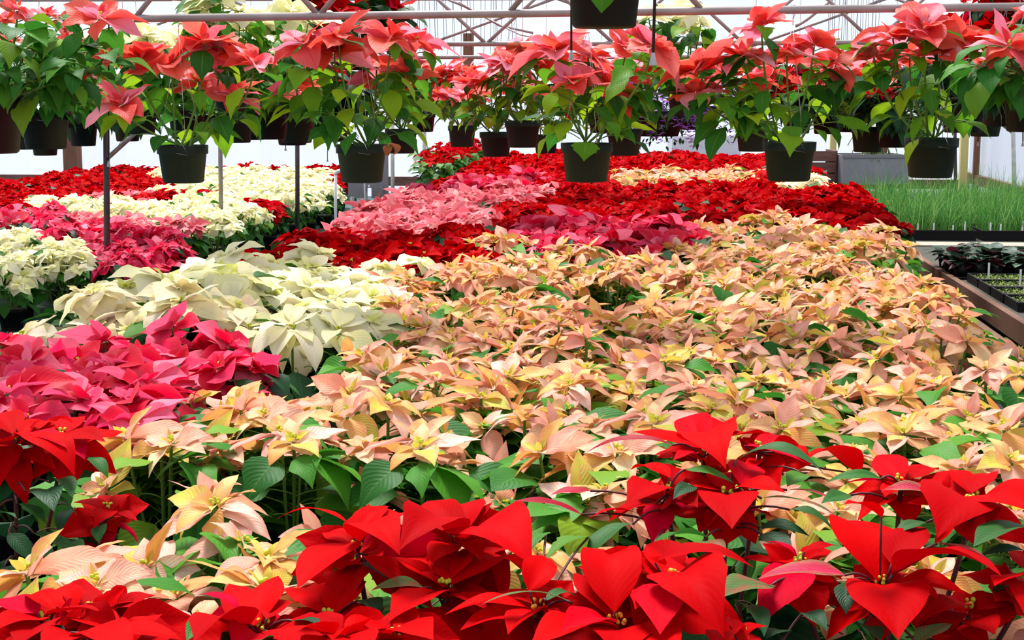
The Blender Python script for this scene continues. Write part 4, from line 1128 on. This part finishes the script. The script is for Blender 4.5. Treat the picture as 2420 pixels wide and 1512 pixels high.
# hand-set drooping leaves
a = Acc(); rng = np.random.default_rng(9)
for bx, by, tx, ty, w, d, m_ in ((1385, 336, 1380, 382, 62, D0 - .10, 0),):
    p = at(bx, by, d); q = at(tx, ty, d - .02)
    leaf_between(a, p, q, w * d / FPX / 2, .15, .15, 0, .55, 0, 0, 14, 6, LOBED, .08, rng)
me = a.mesh('drooping_leaf', [M['limeleaf']])
tg = [o for o in C.objects if o.get('label', '').startswith('salmon poinsettia hanging in the middle')][0]
o = link('drooping_leaf', me, tg); o.location = -tg.location

# the big black pot cut by the upper edge, nearer the camera
def big_hanging():
    d = 3.7
    rim = at(1428, -95, d)
    r = .097
    base = at(1428, 66, d); ph = rim[2] - base[2]
    t = empty('hanging_poinsettia', base, 'big black hanging pot cut off by the upper edge, nearest of all the hanging pots', 'hanging poinsettia')
    link('pot', pot_mesh('pot', r, ph, M['blackpot'], 32), t)
    rng = np.random.default_rng(31)
    hs = [(np.array([x, y, ph + z]), .12) for x, y, z in ((.02, 0, .28), (-.15, .05, .22), (.16, .02, .24), (.05, -.14, .2))]
    hang_heads(t, base, hs, 'salmon', rng, 9, 4, 0, ph, 'limeleaf', 'stem', 4, .1, low=5)
    hanger(t, r, ph, roof_z(base) - .02 - base[2], False)
    a = Acc()
    leaf_between(a, at(1418, -40, d - .10) - base, at(1421, 32, d - .115) - base, 62 * d / FPX / 2, .1, .12, 0, .45, 0, 0, 14, 6, BRACT, .08, rng)
    link('drooping_leaf', a.mesh('drooping_leaf', [M['limeleaf']]), t)
big_hanging()
# left edge: a leafy plant in a big pot cut by the edge
t = hanging('bushy green hanging plant with few salmon bracts, in a big pot at the left edge', -40, 225, 3.9, [
    (235, 40, 84), (165, 95, 40), (110, 30, 44), (40, 20, 40), (200, 170, 30), (-60, 60, 60), (120, 190, 24), (60, 120, 24), (250, 130, 26)], 33, pot='big', potr=.105, ph=.15, nleaf=13, low=16, leafm='brightleaf', leafL=.10, deep=.16)
t = hanging('dense leafy hanging plant just behind the bushy one at the left edge', 105, 265, 5.0, [
    (150, 60, 40), (90, 110, 30), (200, 120, 34), (20, 90, 40), (250, 200, 24), (130, 200, 20), (60, 180, 20), (10, 40, 40), (220, 30, 30)], 36, pot='dark', nleaf=14, low=16, leafm='brightleaf', leafL=.105, deep=.2)
t = hanging('leafy salmon poinsettia at the right edge, cut off, in a big black pot', 2440, 210, 4.3, [
    (2385, 105, 92), (2480, 60, 90), (2330, 150, 40), (2430, 30, 60), (2400, 180, 30), (2350, 200, 26)], 34, pot='dark', nleaf=10, low=14, leafm='brightleaf')

# the rows further back: a few kinds, copied
HK = {}
def hang_kind(key, bract, leafm, seed, nh, spread, height, L, pot='dark', nleaf=4, n=5, m=2, low=8, leafL=.09, whorls=None):
    rng = np.random.default_rng(seed)
    t = empty('hanging_poinsettia', (0, 0, -50), 'x', 'hanging poinsettia')
    ph = .122
    link('pot', POTS[pot], t)
    hs = []
    for i in range(nh):
        az = TAU * i / nh + rng.uniform(-.4, .4); rr = spread * rng.uniform(.25, 1.0)
        hs.append((np.array([math.cos(az) * rr, math.sin(az) * rr * .8, ph + height * rng.uniform(.55, 1.0) * (1 - .3 * rr / spread)]), L * rng.uniform(.85, 1.15)))
    hang_heads(t, None, hs, bract, rng, n, m, 0, ph, leafm, 'stem', nleaf, leafL, buds=False, low=low, whorls=whorls)
    HK[key] = t
    t['free'] = 1
def put(key, px, rim_y, d, label, rz=0.0, sc=1.0, group=None):
    t = HK[key]
    if t.get('free'):
        del t['free']
    else:
        t = copy_tree(t)
    t.location = at(px, rim_y, d) - np.array([0, 0, .122 * sc])
    t.rotation_euler = (0, 0, rz); t.scale = (sc, sc, sc)
    t['label'] = label
    if group: t['group'] = group
    elif 'group' in t: del t['group']
    # each has its own wires up to the truss above
    for ch in list(t.children):
        if ch.name.startswith('wire_hanger'):
            bpy.data.objects.remove(ch)
    hanger(t, .0825, .122, (roof_z(np.array(t.location)) - .02 - t.location.z) / sc, False)
    return t
hang_kind('salmon1', 'salmon', 'limeleaf', 41, 8, .28, .38, .118, 'green', 9, n=7, m=4)
hang_kind('salmon2', 'salmon', 'limeleaf', 42, 7, .27, .35, .115, 'green', 9, n=7, m=4)
hang_kind('cream', 'cream', 'brightleaf', 43, 12, .40, .50, .125, 'dark', 14, n=6, m=4, low=16, leafL=.11)
hang_kind('dred', 'red', 'darkleaf', 44, 8, .28, .32, .115, 'dark', 10, low=24, leafL=.13)
hang_kind('dgreen', 'red', 'darkleaf', 45, 5, .26, .30, .08, 'dark', 14, low=34, leafL=.14)
hang_kind('yellow', 'cream', 'limeleaf', 46, 5, .26, .42, .09, 'dark', 12, n=6, m=4, low=16, leafL=.12)
S2 = 'salmon poinsettias of the second hanging row'
for i, (key, px, ry, d, rz, sc, lab) in enumerate([
    ('salmon1', 948, 305, 7.6, .3, 1.0, 'salmon poinsettia in a green pot hanging just behind the pot with the dry leaf'),
    ('salmon2', 1172, 312, 8.3, 1.2, 1.1, 'salmon poinsettia in a green pot hanging before the brown timber post'),
    ('salmon1', 1476, 304, 7.2, 2.2, 1.05, 'salmon poinsettia in a green pot close behind the middle hanging pot'),
    ('salmon2', 1780, 296, 7.4, 3.3, 1.05, 'salmon poinsettia in a green pot behind the tall front one'),
    ('salmon1', 1092, 297, 9.6, 4.0, 1.1, 'smaller-looking salmon poinsettia in a dark pot hanging near the thin white post'),
    ('salmon2', 1290, 318, 9.9, 5.0, 1.0, 'salmon poinsettia hanging far back beside the purple flower baskets'),
    ('salmon1', 560, 280, 8.0, 5.6, 1.05, 'salmon poinsettia hanging behind the first two front pots'),
    ('salmon2', 330, 255, 7.0, .9, 1.0, 'salmon poinsettia in a dark pot behind the dark steel post'),
    ('salmon2', 2052, 300, 8.4, 2.0, 1.15, 'salmon poinsettia hanging between the last two front pots'),
    ('salmon1', 1235, 285, 7.9, 2.9, 1.15, 'salmon poinsettia filling the gap left of the middle hanging pot'),
    ('salmon1', 700, 272, 7.3, 4.4, 1.1, 'salmon poinsettia in a dark pot above the grey post by the far cream plants'),
    ('salmon1', 2330, 262, 7.2, 1.5, 1.0, 'salmon poinsettia behind the leafy plant at the right edge')]):
    put(key, px, ry, d, lab, rz, sc, S2)
put('cream', 440, 262, 6.6, 'cream poinsettia hanging high behind the front pipe, above the first salmon pot', .4, 1.0)
put('cream', 640, 266, 6.9, 'cream poinsettia hanging high behind the front pipe, between the first two salmon pots', 2.4, 1.0)
put('cream', 545, 200, 6.2, 'cream poinsettia hanging higher than its two cream neighbours', 3.9, .9)
put('yellow', 1620, 205, 6.6, 'green and yellow hanging poinsettia behind the big black pot', 1.0, 1.0)
put('dred', 835, 100, 7.4, 'red poinsettia hanging high, showing over the front pipe', 1.0, 1.1)
put('dred', 2395, 130, 6.4, 'red-flecked hanging poinsettia over the right end of the front pipe', 2.0, 1.0)
DG = 'dark leafy pots of the far hanging row'
for i, (key, px, ry, d, sc, lab) in enumerate([
    ('dred', 105, 318, 8.8, 1.0, 'dark leafy red poinsettia hanging at the left, above the red bed'),
    ('dgreen', 60, 312, 9.5, .9, 'dark green hanging plant in a black pot, beside the left edge'),
    ('dred', 195, 292, 8.2, 1.0, 'red poinsettia in a black pot hanging before the thick timber post'),
    ('dgreen', 300, 285, 9.8, 1.1, 'dark leafy hanging pot just behind the dark steel post'),
    ('dgreen', 505, 272, 10.0, 1.1, 'dark leafy hanging pot in the far row behind the first salmon plant'),
    ('dgreen', 600, 285, 10.6, 1.1, 'dark hanging pot in the far row, above the far red bed'),
    ('dgreen', 690, 282, 9.3, 1.3, 'wide dark hanging pot above the grey post, in the far row'),
    ('dgreen', 790, 280, 9.6, 1.2, 'dark hanging pot behind the second salmon plant'),
    ('dred', 1885, 262, 9.4, 1.15, 'dark red hanging poinsettia just right of the tall salmon plant'),
    ('dred', 1955, 262, 9.2, 1.15, 'dark red hanging poinsettia above the brown crate'),
    ('dgreen', 2010, 262, 9.6, 1.1, 'dark leafy hanging pot above the left end of the grey tank'),
    ('dgreen', 2110, 290, 8.2, 1.1, 'dark leafy hanging pot above the right half of the grey tank'),
    ('dgreen', 2278, 232, 5.9, 1.1, 'large black hanging pot close behind the last green pot'),
    ('dgreen', 2375, 215, 6.3, 1.2, 'dark drooping hanging plant before the right wall'),
    ('dred', 1420, 268, 10.4, 1.1, 'dark red hanging poinsettia far behind the middle pot'),
    ('dred', 1000, 268, 11.0, 1.1, 'dark red hanging poinsettia far behind the second green pot')]):
    t = put(key, px, ry, d, lab, .7 * i, sc, DG)
# terracotta pot
a = Acc(); lathe(a, [(0, 0), (.032, 0), (.043, .06), (.049, .06), (.049, .078), (.044, .078), (.04, .06), (0, .06)], 20)
t = empty('hanging_terracotta_pot', at(1214, 137, 7.9), 'small orange terracotta-coloured pot hanging under the second truss pipe', 'pot')
link('pot_body', a.mesh('pot_body', [M['terracotta']]), t); hanger(t, .045, .078, .20, False)

# purple trailing flower baskets
def basket(px, ry, d, label, seed, r=.20, n_leaf=420, n_pet=620, fall=.30):
    rng = np.random.default_rng(seed)
    base = at(px, ry, d) - np.array([0, 0, .14])
    t = empty('hanging_flower_basket', base, label, 'hanging flowers')
    a = Acc(); lathe(a, [(0, 0), (r * .6, .0), (r * .78, .12), (r * .82, .14), (r * .74, .13), (0, .12)], 20); link('basket', a.mesh('basket', [M['blackpot']]), t)
    f, b = Acc(), Acc()
    for k in range(n_leaf + n_pet):
        az = rng.uniform(0, TAU); q = rng.uniform(-.75, 1)
        rr = r * (1.05 + .25 * rng.uniform()) * (math.sqrt(max(0, 1 - max(q, 0) ** 2)) if q > 0 else 1.0)
        p = np.array([math.cos(az) * rr, math.sin(az) * rr, .13 + (q * .22 if q > 0 else q * fall * rng.uniform(.3, 1))])
        if k < n_leaf:
            leaf(f, p, az + rng.uniform(-.6, .6), rng.uniform(-1.2, .6), rng.uniform(.03, .05), .009, bend=.5, lr=rng.uniform(), n=3, m=2, rng=rng)
        else:
            for w in range(4):
                leaf(b, p + np.array([math.cos(az) * .02, math.sin(az) * .02, 0]), TAU * w / 4 + az, rng.uniform(-.2, .6), .022, .011, bend=.3, lr=rng.uniform(), n=2, m=2, rng=rng)
    o = link('foliage', f.mesh('foliage', [M['darkleaf']]), t); o['kind'] = 'stuff'
    o = link('blossoms', b.mesh('blossoms', [M['purple']]), t); o['kind'] = 'stuff'
    hanger(t, r * .8, .14, roof_z(base) - .02 - base[2], False)
basket(1553, 262, 8.4, 'trailing basket of small purple flowers, the fuller of the two', 51)
basket(1645, 250, 8.9, 'trailing basket of small purple flowers above the white tank', 52, .18)

# ------------------------------------------------------------------ right bench: trays of grass, violets, seedlings; the trailing plant in the tank
def tray(name, u, v, w, l, h, label, cat, z=BENCH_Z, group=None, mat='blackpot'):
    t = empty(name, bench(u, v, z), label, cat, group, rz=-BENCH_YAW)
    a = Acc()
    box(a, -w / 2, w / 2, 0, l, 0, .006)
    for x0, x1, y0, y1 in ((-w / 2, w / 2, 0, .008), (-w / 2, w / 2, l - .008, l), (-w / 2, -w / 2 + .008, 0.008, l - .008), (w / 2 - .008, w / 2, .008, l - .008)):
        box(a, x0, x1, y0, y1, .006, h)
    box(a, -w / 2 - .008, w / 2 + .008, -.008, .0, h - .012, h)
    link('tray', a.mesh('tray', [M[mat]], False), t)
    a = Acc(); box(a, -w / 2 + .01, w / 2 - .01, .01, l - .01, .006, h - .02); link('soil', a.mesh('soil', [M['soil']], False), t)
    return t
rg = np.random.default_rng(77)
gmesh = []
for s in range(3):
    g = Acc(); r_ = np.random.default_rng(80 + s)
    for k in range(520):
        x, y = r_.uniform(-.27, .27), r_.uniform(.02, .40)
        az = r_.uniform(0, TAU)
        L = r_.uniform(.14, .32) if r_.uniform() < .94 else r_.uniform(.36, .5)
        leaf(g, (x, y, .05), az, 1.45 - abs(r_.normal(0, .12)), L, .0026, bend=abs(r_.normal(.5, .35)), fold=.3, lr=r_.uniform(), n=5, m=1, wave=0, rng=r_, prof=(np.array([0, .6, 1.0]), np.array([1.0, .8, .1])))
    gmesh.append(g.mesh('grass', [M['grass']]))
PLACE = ['nearest the violets', 'in the second row', 'in the third row', 'in the fourth row', 'in the fifth row', 'in the sixth row', 'in the last row']
for j in range(5):
    for i in range(4):
        u, v = 2.06 + i * .60, 11.1 + j * .60
        x, y = pix(bench(u, v, BENCH_Z))
        if x - 120 > IMG_W: continue
        t = tray('grass_tray', u, v, .56, .42, .075, f'black tray of fine green grass, {ordinal(i + 1)} from the aisle, {PLACE[j]}', 'plant tray', group='trays of grass on the right-hand bench')
        o = link('grass', gmesh[(i + j) % 3], t); o['kind'] = 'stuff'
        if j == 0:
            for q in range(5):
                a = Acc(); xx = -.24 + q * .11 + rg.uniform(-.03, .03); box(a, xx, xx + .012, .012, .014, .05, .05 + rg.uniform(.06, .10)); link('plant_label', a.mesh('plant_label', [M['label']], False), t)
a = Acc(); box(a, 0, 1.9, 0, .26, 0, .012)
o = link('pale_board', a.mesh('pale_board', [plain('pale_weathered_board', (.36, .33, .26, 1), .8, .2, noise=(.22, .20, .16, 1), scale=12, amt=.5)], False)); o.location = bench(1.80, 10.62, BENCH_Z); o.rotation_euler = (0, 0, -BENCH_YAW)
tag(o, 'pale weathered board lying between the grass trays and the purple-leaved plants', 'board')
# violets
vm = []
for s in range(3):
    g = Acc(); r_ = np.random.default_rng(90 + s)
    for k in range(18):
        x, y = r_.uniform(-.03, .03), r_.uniform(-.03, .03)
        leaf(g, (x, y, .07), r_.uniform(0, TAU), r_.uniform(-.1, .9), r_.uniform(.075, .12), r_.uniform(.028, .04), bend=.7, lr=r_.uniform(), n=5, m=4, rng=r_, prof=BRACT)
    p = g; vm.append(g.mesh('foliage', [M['violetleaf']]))
vp = Acc(); lathe(vp, [(0, 0), (.035, 0), (.045, .07), (.04, .068), (0, .066)], 12); vpm = vp.mesh('pot', [M['blackpot']])
cnt = 0
for j in range(5):
    for i in range(13):
        u, v = 1.79 + i * .105 + rg.uniform(-.012, .012), 8.85 + j * .115 + rg.uniform(-.012, .012)
        x, y = pix(bench(u, v, BENCH_Z))
        if x - 40 > IMG_W: continue
        cnt += 1
        t = empty('violet_plant', bench(u, v, BENCH_Z + .012), f'dark purple-leaved potted plant, {ordinal(i + 1)} from the aisle in the {ordinal(j + 1)} row of its tray', 'violet', 'dark purple-leaved plants on the right-hand bench', rz=rg.uniform(0, TAU))
        link('pot', vpm, t); link('foliage', vm[(i + j) % 3], t)
        s = rg.uniform(1.0, 1.3); t.scale = (s, s, s)
a = Acc(); box(a, -.06, 1.45, -.07, .55, 0, .012)
o = link('carrying_tray', a.mesh('carrying_tray', [M['blackpot']], False)); o.location = bench(1.79, 8.80, BENCH_Z); o.rotation_euler = (0, 0, -BENCH_YAW)
tag(o, 'flat black tray under the dark purple-leaved plants', 'tray')
# seedling flats
sm = Acc(); r_ = np.random.default_rng(95)
for k in range(900):
    leaf(sm, (r_.uniform(-.26, .26), r_.uniform(.015, .255), r_.uniform(.035, .05)), r_.uniform(0, TAU), r_.uniform(-.1, .6), r_.uniform(.010, .018), .004, bend=.4, lr=r_.uniform(), n=2, m=2, rng=r_)
smm = sm.mesh('seedlings', [M['seedling']])
ROWS = ('nearest the dark purple-leaved plants', 'one row in front of that', 'two rows in front of that', 'nearest the peach poinsettias')
for i, (u, v, lab) in enumerate([(2.06 + c * .58, 8.38 - r * .31, f'seedling flat, {ordinal(c + 1)} from the aisle, {ROWS[r]}') for r in range(4) for c in range(2)]):
    t = tray('seedling_flat', u, v, .55, .28, .05, 'low black ' + lab, 'plant tray', group='low seedling flats on the right-hand bench')
    o = link('seedlings', smm, t); o['kind'] = 'stuff'
    for q in range(2):
        a = Acc(); xx = -.2 + q * .22 + .05 * (i % 3); box(a, xx, xx + .011, .1, .102, .03, .13)
        lb = link('plant_label', a.mesh('plant_label', [M['label']], False), t)
# small green plants by the aisle edge of that bench
for i, (px, py, d, lab) in enumerate(((2262, 560, 9.6, 'small green plant in a pot between the grass trays and the purple-leaved plants'), (2275, 650, 8.1, 'small green plant at the corner of the seedling bench'))):
    p = on_z(px, py, BENCH_Z)
    g = Acc(); r_ = np.random.default_rng(60 + i)
    for k in range(26):
        leaf(g, (r_.uniform(-.02, .02), r_.uniform(-.02, .02), .06), r_.uniform(0, TAU), r_.uniform(-.1, 1.0), r_.uniform(.05, .09), .018, bend=.8, lr=r_.uniform(), n=5, m=2, rng=r_)
    t = empty('small_potted_plant', p, lab, 'potted plant'); link('pot', vpm, t); link('foliage', g.mesh('foliage', [M['brightleaf']]), t)
# trailing plant spilling over the tank
t = empty('trailing_plant', at(2075, 372, 14.75), 'pale green plant with long trailing shoots spilling over the grey tank', 'plant')
g = Acc(); r_ = np.random.default_rng(66)
for k in range(34):
    x = r_.uniform(-.22, .12)
    top = np.array([x * .5, .1, r_.uniform(.18, .5)]); tip = np.array([x * 1.3 + r_.uniform(-.1, .1), -.10 + r_.uniform(-.06, .1), r_.uniform(-.16, .14)])
    P = bez((x * .3, .15, -.05), top + np.array([0, 0, .15]), tip, 9)
    tube(g, P, .004, 4)
    for q in range(1, 10):
        for w in range(3):
            leaf(g, P[q], r_.uniform(0, TAU), r_.uniform(-.9, .5), .035, .006, bend=.3, lr=r_.uniform(), n=2, m=2, rng=r_)
o = link('foliage', g.mesh('foliage', [M['tendril']]), t)
# cream plant standing on the crate side
